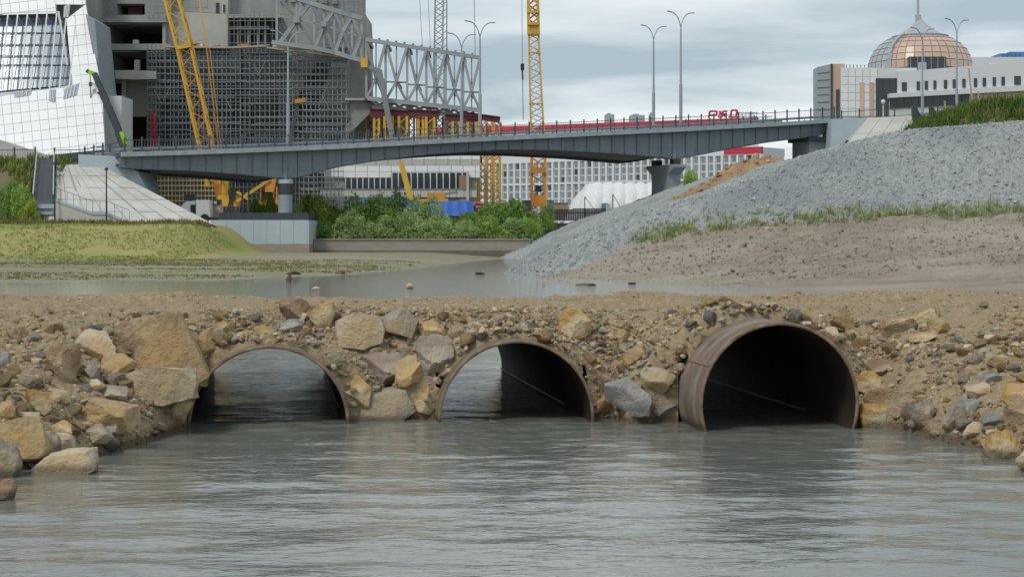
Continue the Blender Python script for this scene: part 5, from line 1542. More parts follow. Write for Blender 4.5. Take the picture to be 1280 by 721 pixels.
lattice(c5, W(548, 66, 246), W(550, -50, 246), 1.2, 1.2, 16, M['truss'], M['truss_d'], .16, .09)
bar(c5, 'outer_chord', W(558.5, 64, 246), W(558.5, -50, 246), .16, M['truss'])
for k in range(12): bar(c5, 'rung', W(554, 60 - k * 9, 246), W(558.5, 56 - k * 9, 246), .08, M['truss'])
for xa, xb in ((522, 528), (533, 538)): bar(c5, 'hoist_rope', W(xa, -50, 246), W(xb, 60, 246), .07, M['truss_d'])
bar(c5, 'antenna', W(592, -40, 246), W(594, 70, 246), .12, M['truss'])
# knuckle boom over the scaffold
kb = thing('placing_boom', 'small dark boom with an orange joint in front of the scaffold', 'crane', W(361, 200, 216))
bar(kb, 'lower_arm', W(361, 205, 216), W(366, 160, 216), .5, M['boomgrey']); bar(kb, 'lower_arm', W(366, 160, 216), W(373, 127, 216), .4, M['boomgrey']); bar(kb, 'joint', W(369, 127, 215.8), W(382, 125, 215.8), .5, M['orange'], .55)
bar(kb, 'base', Vector((W(361, 205, 216).x, 216, 3.4)), W(361, 205, 216), .6, M['orange'])

# ---------------------------------------------------------------- vehicles and clutter on the quay
tk = thing('white_truck', 'small white box truck parked under the bridge by the concrete slope', 'truck', W(247, 272, 172))
b = B(); a = W(236, 270, 172); 
b.box(W(245, 0, 172).x, W(262, 0, 172).x, 172, 174, 4.0, W(0, 250, 172).z); b.build('box_body', M['frame_w'], tk)
b = B(); b.prism([W(225, 268, 172.1), W(244, 268, 172.1), W(244, 251, 172.1), W(232, 252, 172.1), (W(226, 259, 172.1))], (0, 1.8, 0)); tcab = b.build('cab', M['c_blue'], tk)
pbox(tcab, 'window', 238, 256, 244, 266, 171.98, .05, M['darkglass']); pbox(tk, 'roof_load', 230, 243, 243, 251, 172.6, 1, M['black'])
for x0 in (232, 256):
    c_ = W(x0, 0, 172); b = B(); b.tube((c_.x, 171.9, 3.85), (c_.x, 172.3, 3.85), .45, n=16); b.build('wheel', M['black'], tk, True)
kb2 = thing('site_cabin', 'small beige site kiosk with a dark window beside the white truck', 'cabin', W(270, 270, 174))
pbox(kb2, 'wall', 262, 256, 275, 272, 174, 2, M['wood']); pbox(kb2, 'window', 264.5, 249.5, 274, 256, 173.9, 1.6, M['darkglass']); pbox(kb2, 'sign', 267, 251.5, 271, 255, 173.85, .04, M['c_blue'])
tp = thing('tarpaulin_stack', 'bright blue tarpaulin draped over a stack behind the bushes', 'tarpaulin', W(562, 268, 178))
gx_, gy_ = 26, 12; vv = []; ff = []
for j in range(gy_):
    for i in range(gx_):
        u, v_ = i / (gx_ - 1), j / (gy_ - 1)
        px_ = 538 + 54 * u; topy = 251 + .9 * math.sin(u * 5) + (4 * max(0, u - .85) / .15) + 3 * max(0, .12 - u) / .12
        yy = topy + (270 - topy) * max(0, (v_ - .35) / .65)
        p = W(px_ + .25 * math.sin(i * 1.7 + j), yy, 180 - 2 * v_ if v_ < .35 else 179.3 - 2.0 * v_ + .03 * math.sin(i * 1.1))
        vv.append(p)
for j in range(gy_ - 1):
    for i in range(gx_ - 1): ff.append((j * gx_ + i, j * gx_ + i + 1, (j + 1) * gx_ + i + 1, (j + 1) * gx_ + i))
b = B(); b.add(vv, ff); b.build('cover', M['tarp'], tp, True)
pbox(tp, 'stack', 542, 256, 589, 275, 180.2, 2.5, M['wood'])
mh = thing('yellow_loader', 'orange machine with long arm beside the blue tarpaulin', 'machine', W(545, 262, 200))
pbox(mh, 'body', 535, 241, 556, 250, 200, 2, M['orange']); bar(mh, 'arm', W(556, 243, 200), W(572, 240, 200), .3, M['truss_d']); bar(mh, 'arm', W(515, 251, 199.8), W(560, 250, 199.8), .35, M['yel'])
bar(mh, 'strut', W(501, 203, 199), W(514, 250, 199), .62, M['yel'], .5); pbox(mh, 'track', 530, 250, 558, 262, 200, 2.2, M['black'])
rb = thing('scrap_heap', 'heap of pale and red scrap boards beside the blue tarpaulin', 'scrap', W(605, 262, 196))
for k in range(22):
    x0 = R.uniform(575, 645); y0 = R.uniform(253, 262); bar(rb, 'board', W(x0, y0, 196 + R.random()), W(x0 + R.uniform(6, 18), y0 + R.uniform(-3, 3), 196 + R.random() * 2), .3, M[R.choice(['wood', 'c_light', 'red', 'c_pale', 'wood'])], .2)
pbox(rb, 'base', 575, 258, 650, 268, 197, 2.5, M['stain'])
sn = thing('red_container', 'red painted site container behind the bushes', 'container', W(638, 262, 199))
pbox(sn, 'body', 624, 254, 636, 264, 199, 2.4, M['red']); pbox(sn, 'roof_edge', 623.6, 253, 636.4, 254, 198.9, 2.6, M['frame_w'])
for x0, x1, y0, mt, lab in ((640, 650, 253.5, 'hoard_b', 'dark blue site container left of the crane foot'.replace('left of', 'beside')), (654, 664, 251, 'greyfence', 'dark grey site container at the tall crane foot'), (684, 692, 251, 'hoard_b', 'narrow blue grey container between crane foot and fence'), (692, 710, 254, 'stain', 'brown cabin in front of the white tent')):
    a = thing('site_container', lab, 'container', W((x0 + x1) / 2, 270, 205)); pbox(a, 'body', x0, y0, x1, 275, 205, 2.4, M[mt]); pbox(a, 'roof_edge', x0 - .3, y0 - .8, x1 + .3, y0, 204.9, 2.6, M['rail_l'])
# ---------------------------------------------------------------- inflatable white hall
ht = thing('inflatable_hall', 'white inflatable ribbed storage hall behind the dark fence', 'tent', W(768, 268, 200))
YH = 200.0; nr = 9
for k in range(nr):
    u0, u1 = k / nr, (k + 1) / nr
    vs_ = []; fs = []; na, nb = 15, 5
    for j in range(nb):
        v_ = j / (nb - 1); uu = u0 + (u1 - u0) * v_
        bulge = 1 + .035 * math.sin(v_ * math.pi)
        x_px = 706 + 134 * uu
        close = min(1.0, .5 + .5 * math.sin(min(1, uu / .24) * math.pi / 2))
        xx = W(x_px, 262, YH).x
        H_ = 4.95 * close * bulge; Dp = 6.0 * close * bulge
        for i in range(na):
            a = math.pi * i / (na - 1)
            vs_.append((xx + .9 * math.sin(a) * (1 - uu), YH + 6 - Dp * math.cos(a), 3.6 + H_ * math.sin(a) ** .8))
    for j in range(nb - 1):
        for i in range(na - 1): fs.append((j * na + i, (j + 1) * na + i, (j + 1) * na + i + 1, j * na + i + 1))
    if k == 0: fs.append(tuple(range(na)))
    if k == nr - 1: fs.append(tuple(range((nb - 1) * na, nb * na)))
    b = B(); b.add(vs_, fs); b.build('inflated_rib', M['tent'], ht, True)
b = B(); a = W(752, 262, YH); b.box(a.x, a.x + .75, YH - .4, YH + .4, 3.4, 6.0); dr = b.build('door', M['hoard_b'], ht)
b = B(); a = W(757, 262, YH); b.box(a.x, a.x + .55, YH - .45, YH - .2, 3.4, 5.9); b.build('door_panel', M['c_blue'], dr)
df = thing('dark_fence', 'dark steel palisade fence in front of the white hall', 'fence', W(722, 275, 186))
x = 683.0
while x < 757:
    pbox(df, 'pale', x, 261.5 if x < 715 else 260.5, x + 1.9, 276, 186, .06, M['greyfence']); x += 2.2
bar(df, 'rail', W(683, 266, 186.1), W(757, 266, 186.1), .12, M['greyfence'])
for x0, x1, y0, lab in ((731, 742, 246, 'thin leaning pole in front of the white hall beside the door'), (766, 776, 243, 'thin leaning pole in front of the white hall past the door')):
    tpn = thing('thin_pole', lab, 'pole', W(x0, 268, 190)); bar(tpn, 'shaft', W(x0, 275, 190), W(x0, y0, 190), .1, M['rail']); bar(tpn, 'guy_wire', W(x0, y0, 190), W(x1 + 4, 266, 190), .06, M['rail'])

# ---------------------------------------------------------------- white office building with red parapet far behind
def fac(px, Yl=800.0, Yr=690.0, pl=560, pr=952):
    # a straight wall in plan through (pl, Yl) and (pr, Yr)
    X0, X1 = (pl - CX) * Yl / F, (pr - CX) * Yr / F
    k = (px - CX) / F; dx_, dy_ = X1 - X0, Yr - Yl
    t = (k * Yl - X0) / (dx_ - k * dy_)
    return Vector((X0 + dx_ * t, Yl + dy_ * t, 0))
WL, WR = fac(560), fac(952); WD = (WR - WL).normalized(); WNn = Vector((WD.y, -WD.x, 0))   # towards the camera
ztop = EYE + (HY - 184) * 690 / F
of = thing('office_block', 'long white office block with red parapet and rows of windows under the bridge', 'building', WL + Vector((0, 0, 3.4)))
b = B(); b.prism([WL + Vector((0, 0, 3.4)), WR + Vector((0, 0, 3.4)), WR + Vector((0, 0, ztop - 3)), WL + Vector((0, 0, ztop - 3))], -WNn * 18); b.build('wall', M['bld_white'], of)
b = B(); q = WNn * .5
b.prism([WL + q + Vector((0, 0, ztop - 3)), WR + q + Vector((0, 0, ztop - 3)), WR + q + Vector((0, 0, ztop)), WL + q + Vector((0, 0, ztop))], -WNn * 19); b.build('parapet', M['bld_white'], of)
b = B(); wr0 = fac(906); b.prism([wr0 + WNn * .7 + Vector((0, 0, ztop - 2.6)), WR + WNn * .7 + Vector((0, 0, ztop - 2.6)), WR + WNn * .7 + Vector((0, 0, ztop + .2)), wr0 + WNn * .7 + Vector((0, 0, ztop + .2))], -WNn * 2); b.build('parapet_sign_band', M['red'], of)
Lw = (WR - WL).length; ncol = 46; st_ = Lw / ncol
wme = bpy.data.meshes.new('window'); wb_ = B(); wb_.box(-.5, .5, -.12, .12, -.5, .5); wme.from_pydata(wb_.v, [], wb_.f); wme.materials.append(M['winglass'])
ang = math.atan2(WD.y, WD.x)
def place(par, name, me, pos, sc_, mt=None, rot=ang):
    o = bpy.data.objects.new(name, me); COL.objects.link(o); o.parent = par; o.location = pos - wloc(par); o.scale = sc_; o.rotation_euler = (0, 0, rot)
    if mt: o.material_slots[0].link = 'OBJECT'; o.material_slots[0].material = mt
    return o
rest = B(); nwin = 0
for c_ in range(ncol):
    for r_ in range(9):
        z = ztop - 4.3 - r_ * 3.35
        pos = WL + WD * ((c_ + .5) * st_) + WNn * .05 + Vector((0, 0, z))
        col_px = CX + F * pos.x / pos.y; py = HY - F * (z - EYE) / pos.y
        if z < 5: continue
        if 622 < col_px < 955 and py < 262 and nwin < 298:
            w_ = place(of, 'window', wme, pos, (st_ * .5, 1, 2.6), M['winglass'] if (c_ * 7 + r_ * 3) % 11 else M['darkglass']); nwin += 1
        else:
            rest.bar(pos - WD * st_ * .23, pos + WD * st_ * .23, .24, 2.1)
tag(rest.build('windows', M['winglass'], of), kind='stuff')
for c_ in range(ncol + 1):
    pos = WL + WD * (c_ * st_) + WNn * .35 + Vector((0, 0, (3.4 + ztop - 3) / 2))
    place(of, 'pilaster', wme, pos, (st_ * .30, 3, ztop - 6.5), M['bld_white'])
for r_ in (2, 7):
    z = ztop - 5.95 - r_ * 3.35
    bar(of, 'string_course', WL + WNn * .3 + Vector((0, 0, z)), WR + WNn * .3 + Vector((0, 0, z)), .5, M['bld_white'], .9)
# taller block behind whose red roof edge shows above the railing
UL, UR = fac(540, 948, 860, 540, 948), fac(948, 948, 860, 540, 948)
zu = EYE + (HY - 147) * 860 / F
ub = thing('rail_office', 'far white block with a long red roof band showing above the bridge railing', 'building', UL + Vector((0, 0, 3.4)))
b = B(); b.prism([UL + Vector((0, 0, 3.4)), UR + Vector((0, 0, 3.4)), UR + Vector((0, 0, zu - 3.2)), UL + Vector((0, 0, zu - 3.2))], Vector((.15, 1, 0)) * 20); b.build('wall', M['bld_white'], ub)
b = B(); q = Vector((0, -.6, 0)); b.prism([UL + q + Vector((0, 0, zu - 3.2)), UR + q + Vector((0, 0, zu - 3.2)), UR + q + Vector((0, 0, zu)), UL + q + Vector((0, 0, zu))], Vector((.15, 1, 0)) * 21); b.build('roof_band', M['red'], ub)
for k in range(30):
    p = UL.lerp(UR, (k + .5) / 30); place(ub, 'window', wme, Vector((p.x, p.y - .2, zu - 7.2)), (4.0, 1, 1.6), M['winglass'], math.atan2((UR - UL).y, (UR - UL).x))
# roof sign: slanted red letters
sg = thing('roof_sign', 'red РЖД roof sign letters on the far block', 'sign', W(905, 150, 858))
def glyph(name, strokes, x0, wch):
    b = B(); s_ = 858 / F; h_ = 10.5
    for pts in strokes:
        for (xa, ya), (xb, yb) in zip(pts[:-1], pts[1:]):
            def q(u, v_): return W(x0 + u * wch + v_ * 1.6, 147.5 - v_ * h_, 858)
            b.bar(q(xa, ya), q(xb, yb), 1.0, .9)
    b.build(name, M['red'], sg)
glyph('letter', [[(0, 0), (0, .78), (.9, .78), (.9, .3), (.1, .3)]], 886, 10)
glyph('letter', [[(0, .1), (.45, .1), (.45, .78), (.95, .78)], [(0, .45), (.95, .45)], [(0, .78), (.3, .6)], [(.95, .1), (.6, .3)]], 897.5, 11)
glyph('letter', [[(0, .1), (.25, .1), (.25, .9), (.95, .9), (.95, .1), (.25, .1)], [(.95, .1), (1.15, .1), (1.15, -.05)]], 910.5, 10)
for x0 in (888, 900, 913): bar(sg, 'stand', W(x0, 152, 859), W(x0, 148, 859), .5, M['far'])
for y in (141, 146): bar(sg, 'frame_rail', W(922, y, 859), W(947, y, 859), .4, M['far'])
for k in range(6): bar(sg, 'frame_post', W(923 + k * 4.6, 152, 859), W(923 + k * 4.6, 140, 859), .35, M['far'])
for x0, x1, y0, lab in ((757, 768, 143, 'small grey distant tower block near the shorter bridge lamp'), (788, 806, 144, 'low grey distant block near the tall lamp'), (813, 816, 142, 'thin grey distant stack behind the shorter bridge lamp')):
    a = thing('distant_block', lab, 'building', W(x0, 300, 1500) * 1.0)
    pbox(a, 'tower', x0, y0, x1, 300, 1500, 20, M['far']); pbox(a, 'roof_plant', x0 + (x1 - x0) * .2, y0 - 1.5, x0 + (x1 - x0) * .6, y0, 1502, 10, M['far'])

# ---------------------------------------------------------------- domed building on the hill
dm = thing('domed_building', 'white modern building with copper glass dome and spire on the hill', 'building', (62, 262, 13))
YD = 262.0
ppoly(dm, 'tower_side', [(1022, 84), (1040, 80), (1040, 175), (1022, 172)], lambda x, y: YD + (1040 - x) * .5, 4, M['grey_pan'])
for k in range(7): bar(dm, 'tower_joint', W(1022, 92 + k * 9, YD + 8.9), W(1040, 90 + k * 9.4, YD - .05), .12, M['rail'])
pbox(dm, 'tower_front', 1040, 80, 1056, 175, YD, 8, M['copper'])
pbox(dm, 'tower_edge', 1038, 80, 1041, 175, YD - .2, .6, M['darkglass']); pbox(dm, 'tower_slot', 1045, 112, 1049.5, 150, YD - .1, .3, M['darkglass'])
pbox(dm, 'wall', 1051, 85, 1146, 175, YD - .6, 20, M['bld_white'])
for j in range(6):
    for i in range(5):
        pbox(dm, 'panel', 1051.4 + i * 9.1, 86 + j * 10, 1060 + i * 9.1, 95.5 + j * 10, YD - .75, .1, M['white_pan'])
for x0 in (1075, 1087): pbox(dm, 'tall_window', x0, 103, x0 + 5, 146, YD - .9, .2, M['copper'])
pbox(dm, 'entrance_recess', 1095, 98, 1122, 146, YD - .95, .3, M['darkglass'])
for k in range(4): pbox(dm, 'mullion', 1096 + k * 8, 98, 1096.8 + k * 8, 146, YD - 1.1, .15, M['rail'])
ppoly(dm, 'wing', [(1146, 88), (1280, 77), (1330, 73), (1330, 160), (1112, 160), (1112, 123), (1122, 120), (1122, 89)], YD - 1.5, 18, M['bld_white'])
wx_ = [(1127.5, 6), (1146, 4), (1156, 4), (1167, 3.4), (1180, 4), (1191, 4), (1203, 4), (1217.5, 4), (1228.5, 4), (1241, 4), (1252, 4), (1268, 8)]
for i, (x0, w_) in enumerate(wx_):
    yy = 103 - (x0 - 1127) * .055
    pbox(dm, 'window', x0, yy, x0 + w_, yy + 11, YD - 1.62, .2, M['darkglass'])
ppoly(dm, 'canopy', [(1112, 117), (1330, 104), (1330, 111), (1112, 122.5)], YD - 2.6, 2, M['bld_white'])
x = 1112.0
while x < 1325:
    y0 = 122.5 - (x - 1112) * .053; ppoly(dm, 'window', [(x + .4, y0), (x + 8.6, y0 - .4), (x + 8.6, y0 + 13), (x + .4, y0 + 13.4)], YD - 1.7, .2, M['darkglass' if x < 1205 else 'copper'])
    x += 9
for k in range(8): bar(dm, 'roof_post', W(1058 + k * 4.5, 86, YD + 3), W(1058 + k * 4.5, 81, YD + 3), .15, M['rail_l'])
# dome: gores of copper panels, a grey leaf on one flank, a pale cap and the spire
YO = YD + 9; cxw = W(1150, 85, YO)
prof = [(64, 90), (63.5, 80), (61, 72), (57, 64), (50, 56.5), (41, 50.5), (33, 47)]
capp = [(33, 47), (24, 42), (15, 36), (8, 30), (4, 26), (1, 22)]
dc = B(); dg = B(); cap_ = B(); jn = B()
ns = 36
def dpt(rpx, ypx, a):
    r_ = rpx * YO / F; return Vector((cxw.x + r_ * math.cos(a), YO + r_ * math.sin(a), EYE + (HY - ypx) * YO / F))
for k in range(ns):
    a0, a1 = 2 * math.pi * k / ns, 2 * math.pi * (k + 1) / ns
    am = math.degrees((a0 + a1) / 2) % 360
    for j in range(len(prof) - 1):
        (r0, y0), (r1, y1) = prof[j], prof[j + 1]
        i_ = .05
        A0, A1 = a0 + (a1 - a0) * i_, a1 - (a1 - a0) * i_
        q = [dpt(r0 + .3, y0 - (y0 - y1) * .05, A0), dpt(r0 + .3, y0 - (y0 - y1) * .05, A1), dpt(r1 + .3, y1 + (y0 - y1) * .05, A1), dpt(r1 + .3, y1 + (y0 - y1) * .05, A0)]
        tgt = dg if 150 < am < 222 else dc
        tgt.add(q, [(0, 1, 2, 3)])
        jn.add([dpt(r0, y0, a0), dpt(r0, y0, a1), dpt(r1, y1, a1), dpt(r1, y1, a0)], [(0, 1, 2, 3)])
    for (r0, y0), (r1, y1) in zip(capp[:-1], capp[1:]):
        cap_.add([dpt(r0, y0, a0), dpt(r0, y0, a1), dpt(r1, y1, a1), dpt(r1, y1, a0)], [(0, 1, 2, 3)])
dome = jn.build('dome', M['domejoint'], dm)
tag(dc.build('copper_panels', M['copper'], dome), kind='stuff'); tag(dg.build('grey_panels', M['domegrey'], dome), kind='stuff')
cap_.build('dome_cap', M['domegrey'], dm, True)
b = B(); rr_ = [dpt(33.6, 47.3, 2 * math.pi * k / ns) for k in range(ns)]
for k in range(ns): b.bar(rr_[k], rr_[(k + 1) % ns], .35)
b.build('cap_ring', M['rail_l'], dome)
bar(dm, 'spire', W(1147.5, 27, YO), W(1147.5, -30, YO), .35, M['domegrey']); bar(dm, 'spire_base', W(1147.5, 28, YO), W(1147.5, 19, YO), .8, M['domegrey'])
for k in range(2):
    pts = [dpt(r_ + 1.5, y_ - .5, RAD(222 - k * 74)) for r_, y_ in prof]
    for p, q in zip(pts[:-1], pts[1:]): bar(dm, 'leaf_edge', p, q, .55, M['domegrey'])
pbox(dm, 'dome_dormer', 1137, 71, 1183, 92, YD + .2, 6, M['darkglass'])
pbox(dm, 'dormer_box', 1148, 78, 1158, 92, YD - .2, .5, M['domegrey'])
for k in range(6): pbox(dm, 'mullion', 1138 + k * 8.5, 71, 1139 + k * 8.5, 90, YD + .05, .15, M['rail_l'])
pbox(dm, 'roof_block', 1236, 79, 1300, 86, YD + 6, 6, M['bld_white'])
pk = thing('globe_lamp', 'short white globe lamp in front of the domed building', 'lamp post', W(1104, 150, 190))
bar(pk, 'pole', W(1104, 152, 190), W(1104, 129, 190), .12, M['frame_w']); b = B(); c_ = W(1104, 127.5, 190)
b.tube(c_ - Vector((0, 0, .25)), c_, .18, .28, 12); b.tube(c_, c_ + Vector((0, 0, .25)), .28, .15, 12); b.build('globe', M['frame_w'], pk, True)
tq = thing('tripod_poles', 'pair of leaning tan poles in the grass before the domed building', 'poles', W(1215, 150, 170))
bar(tq, 'pole', W(1211, 86, 170), W(1218, 152, 170), .14, M['wood']); bar(tq, 'pole', W(1223, 115, 170), W(1223, 152, 170), .12, M['wood'])
tq = thing('marker_post', 'short tan timber post beside the stair parapets', 'post', W(1181, 155, 171))
bar(tq, 'post_shaft', W(1181, 128, 171), W(1181, 157, 171), .12, M['wood']); bar(tq, 'post_cap', W(1180.4, 128, 171), W(1181.6, 127, 171), .2, M['wood'])
bb = thing('blue_building', 'bright blue boxy building far beyond the domed building', 'building', W(1268, 150, 620))
pbox(bb, 'block', 1250, 67, 1272, 160, 620, 20, M['bluebld']); pbox(bb, 'block', 1262, 65, 1320, 160, 622, 30, M['bluebld'])
for k in range(6): pbox(bb, 'rib', 1251 + k * 5, 67, 1252.4 + k * 5, 100, 619, 1, M['hoard_b'])
b = B(); a = W(1225, 300, 560); b.box(a.x, a.x + 90, 600, 640, 3, W(0, 79, 620).z); b.build('podium', M['bld_white'], bb)
# ---------------------------------------------------------------- rubble and crushed stone on the right bank
v, f, c_ = sow(90000, lambda r, N: (r.uniform(-1, 40, N), 70 + 60 * r.random(N) ** 1.5), lambda x, y: np.where(gravel_h(x, y) > np.maximum(berm_h(x, y), .0), gravel_h(x, y), -1),
               lambda r, n, x, y: np.clip(.06 * (1 - r.random(n)) ** -.28, .05, .19), [(.36, .38, .38), (.42, .44, .44), (.28, .295, .295), (.48, .495, .49), (.33, .345, .34), (.38, .39, .38)], 61, sub=0, sink=.15)
tag(np_obj('crushed_stone', v, f, M['crushed_bits'], col=c_), 'grey crushed stone covering the bank slope', 'gravel', kind='stuff')
v, f, c_ = sow(7000, lambda r, N: (r.uniform(1, 36, N), r.uniform(60, 86, N)), lambda x, y: np.where(berm_h(x, y) > gravel_h(x, y), berm_h(x, y), -1),
               lambda r, n, x, y: np.clip(.05 * (1 - r.random(n)) ** -.35, .05, .22), [(.30, .255, .205), (.27, .23, .18), (.33, .285, .23)], 62, sub=1, sink=-.1)
tag(np_obj('dirt_clods', v, f, M['crushed_bits'], col=c_), 'dry clods scattered on the brown dirt bank', 'clods', kind='stuff')
# orange rubble heap on the bench by the hammerhead pier
gx = np.linspace(12, 25, 60); gy = np.linspace(120, 142, 60); XX, YY = np.meshgrid(gx, gy)
u = np.clip(((XX - 13.9) * 6.0 + (YY - 131) * 2) / (36 + 4), 0, 1)
d = np.hypot(XX - 13.9 - 6.0 * u, YY - 131 - 2 * u)
ZZ = gravel_h(XX, YY) - .4 + np.maximum(0, (1.35 - .35 * u + .4 * fbm(XX * .6, YY * .6, 90, 3)) * (1 - (d / 2.6) ** 1.3)) + .12 * fbm(XX * 1.7, YY * 1.7, 92, 3)
hp = np_obj('rubble_heap', np.stack([XX, YY, ZZ], -1).reshape(-1, 3), grid_faces(60, 60), M['heap'], smooth=False)
tag(hp, 'orange brown rubble heap on the gravel bench by the hammerhead pier', 'heap')
hpz = ZZ.copy()
def heap_h(x, y):
    i = np.clip(((x - 12) / 13 * 59).astype(int), 0, 59); j = np.clip(((y - 120) / 22 * 59).astype(int), 0, 59); return np.where(hpz[j, i] > gravel_h(x, y) + .05, hpz[j, i], -1)
v, f, c_ = sow(2200, lambda r, N: (r.uniform(12.2, 24.8, N), r.uniform(121, 141, N)), heap_h, lambda r, n, x, y: np.clip(.14 * (1 - r.random(n)) ** -.4, .14, .6), [(.42, .28, .15), (.36, .22, .11), (.45, .33, .2), (.30, .2, .12)], 63, sub=1)
tag(np_obj('rubble_lumps', v, f, M['crushed_bits'], col=c_, parent=hp), kind='stuff')

# ---------------------------------------------------------------- grass, weeds and bushes
def blades(N, sampler, hfun, hgt, wid, tints, seed, per=5, lean=.45):
    r = np.random.default_rng(seed); x, y = sampler(r, N); z = hfun(x, y); k = z > -.5; x, y, z = x[k], y[k], z[k]; n = len(x)
    n2 = n * per; X = np.repeat(x, per) + r.normal(0, wid * 2.5, n2); Y = np.repeat(y, per) + r.normal(0, wid * 2.5, n2); Z = np.repeat(z, per)
    h = np.repeat(hgt(r, n, x, y), per) * r.uniform(.55, 1.1, n2); a = r.uniform(0, 6.283, n2); l_ = r.uniform(.1, lean, n2)
    w = wid * r.uniform(.6, 1.4, n2)
    p0 = np.stack([X - w * np.sin(a), Y + w * np.cos(a), Z - .05], -1); p1 = np.stack([X + w * np.sin(a), Y - w * np.cos(a), Z - .05], -1)
    m_ = np.stack([X + .35 * l_ * h * np.cos(a), Y + .35 * l_ * h * np.sin(a), Z + h * .6], -1)
    t_ = np.stack([X + l_ * h * np.cos(a), Y + l_ * h * np.sin(a), Z + h], -1)
    q = .7 * w
    m0 = m_ + np.stack([-q * np.sin(a), q * np.cos(a), 0 * q], -1); m1 = m_ - np.stack([-q * np.sin(a), q * np.cos(a), 0 * q], -1)
    V = np.stack([p0, p1, m1, m0, t_], 1).reshape(-1, 3); b0 = (np.arange(n2) * 5)[:, None]
    Fq = np.concatenate([b0 + np.array([[0, 1, 2]]), b0 + np.array([[0, 2, 3]]), b0 + np.array([[3, 2, 4]])])
    tn = np.repeat(np.array(tints)[r.integers(0, len(tints), n)] * r.uniform(.75, 1.2, (n, 1)), per, 0)
    return V, Fq, np.repeat(tn, 5, 0)
GT = [(.29, .31, .085), (.33, .31, .10), (.36, .31, .14), (.26, .30, .075), (.31, .32, .09)]
v, f, c_ = blades(9000, lambda r, N: (r.uniform(-60, -22.5, N), r.uniform(112, 139, N)), lambda x, y: np.where(vnoise(x * .3, y * .3, 96) > -.55, left_h(x, y), -1), lambda r, n, x, y: .05 + .12 * r.random(n) ** 2, .022, GT, 71)
tag(np_obj('bank_grass', v, f, M['grass'], col=c_), 'short olive grass on the low river bank', 'grass', kind='stuff')
v, f, c_ = blades(9000, lambda r, N: (r.uniform(-32, -6, N), r.uniform(66, 112, N)), lambda x, y: np.where((vnoise(x * .12, y * .4, 103) + .4 * vnoise(x * .6, y * 1.5, 104) > .05) & (left_h(x, y) > .03), left_h(x, y), -1), lambda r, n, x, y: .03 + .07 * r.random(n) ** 2, .03, [(.24, .25, .08), (.30, .28, .11), (.20, .22, .07)], 76, per=5, lean=1.2)
tag(np_obj('mud_weeds', v, f, M['grass'], col=c_), 'thin olive weed growing on the mud flat', 'weeds', kind='stuff')
GW = [(.33, .40, .16), (.38, .43, .19), (.28, .35, .12), (.42, .42, .24)]
def veg(r, N):
    x = r.uniform(5, 40, N * 8); y = r.uniform(66, 90, N * 8)
    g_, b_ = gravel_h(x, y), berm_h(x, y)
    k = (np.abs(g_ - b_ - .1) < .4) & (b_ > 1.5) & (r.random(N * 8) < .35 + .65 * (np.abs(g_ - b_) < .2)); return x[k], y[k]
v, f, c_ = blades(6000, veg, lambda x, y: np.where(vnoise(x * .55, y * .55, 97) + .6 * vnoise(x * 2.5, y * 2.5, 98) > -.7, np.maximum(gravel_h(x, y), berm_h(x, y)), -1), lambda r, n, x, y: .05 + .5 * r.random(n) ** 4, .014, GW, 72, per=7, lean=1.1)
tag(np_obj('bank_weeds', v, f, M['grass'], col=c_), 'pale green weeds along the foot of the crushed stone', 'weeds', kind='stuff')
v, f, c_ = blades(9000, lambda r, N: (r.uniform(34, 62, N), r.uniform(143, 176, N)), lambda x, y: hill_h(x, y), lambda r, n, x, y: .4 + .8 * r.random(n), .05, [(.11, .19, .035), (.14, .22, .045), (.09, .15, .03), (.18, .22, .06)], 73, per=5, lean=.7)
tag(np_obj('hill_grass', v, f, M['grass'], col=c_), 'tall green grass on the hill in front of the domed building', 'grass', kind='stuff')
v, f, c_ = blades(2600, lambda r, N: (r.uniform(-58, -39.2, N), r.uniform(138, 150, N)), lambda x, y: np.where((vnoise(x * .35, y * .35, 99) > .1) | (x > -43), left_h(x, y), -1), lambda r, n, x, y: .3 + .7 * r.random(n), .06, [(.20, .29, .065), (.25, .32, .08), (.30, .29, .11), (.17, .22, .06)], 74, per=6, lean=.9)
tag(np_obj('slope_weeds', v, f, M['grass'], col=c_), 'rank green weeds on the earth slope before the stairs', 'weeds', kind='stuff')
v, f, c_ = blades(1200, lambda r, N: (r.uniform(-44, -25, N), r.uniform(137.3, 139.0, N)), left_h, lambda r, n, x, y: .15 + .4 * r.random(n), .04, [(.30, .26, .12), (.24, .24, .08), (.34, .27, .15)], 75, per=5, lean=.6)
tag(np_obj('verge_grass', v, f, M['grass'], col=c_), 'tall dry grass along the foot of the concrete slope', 'grass', kind='stuff')

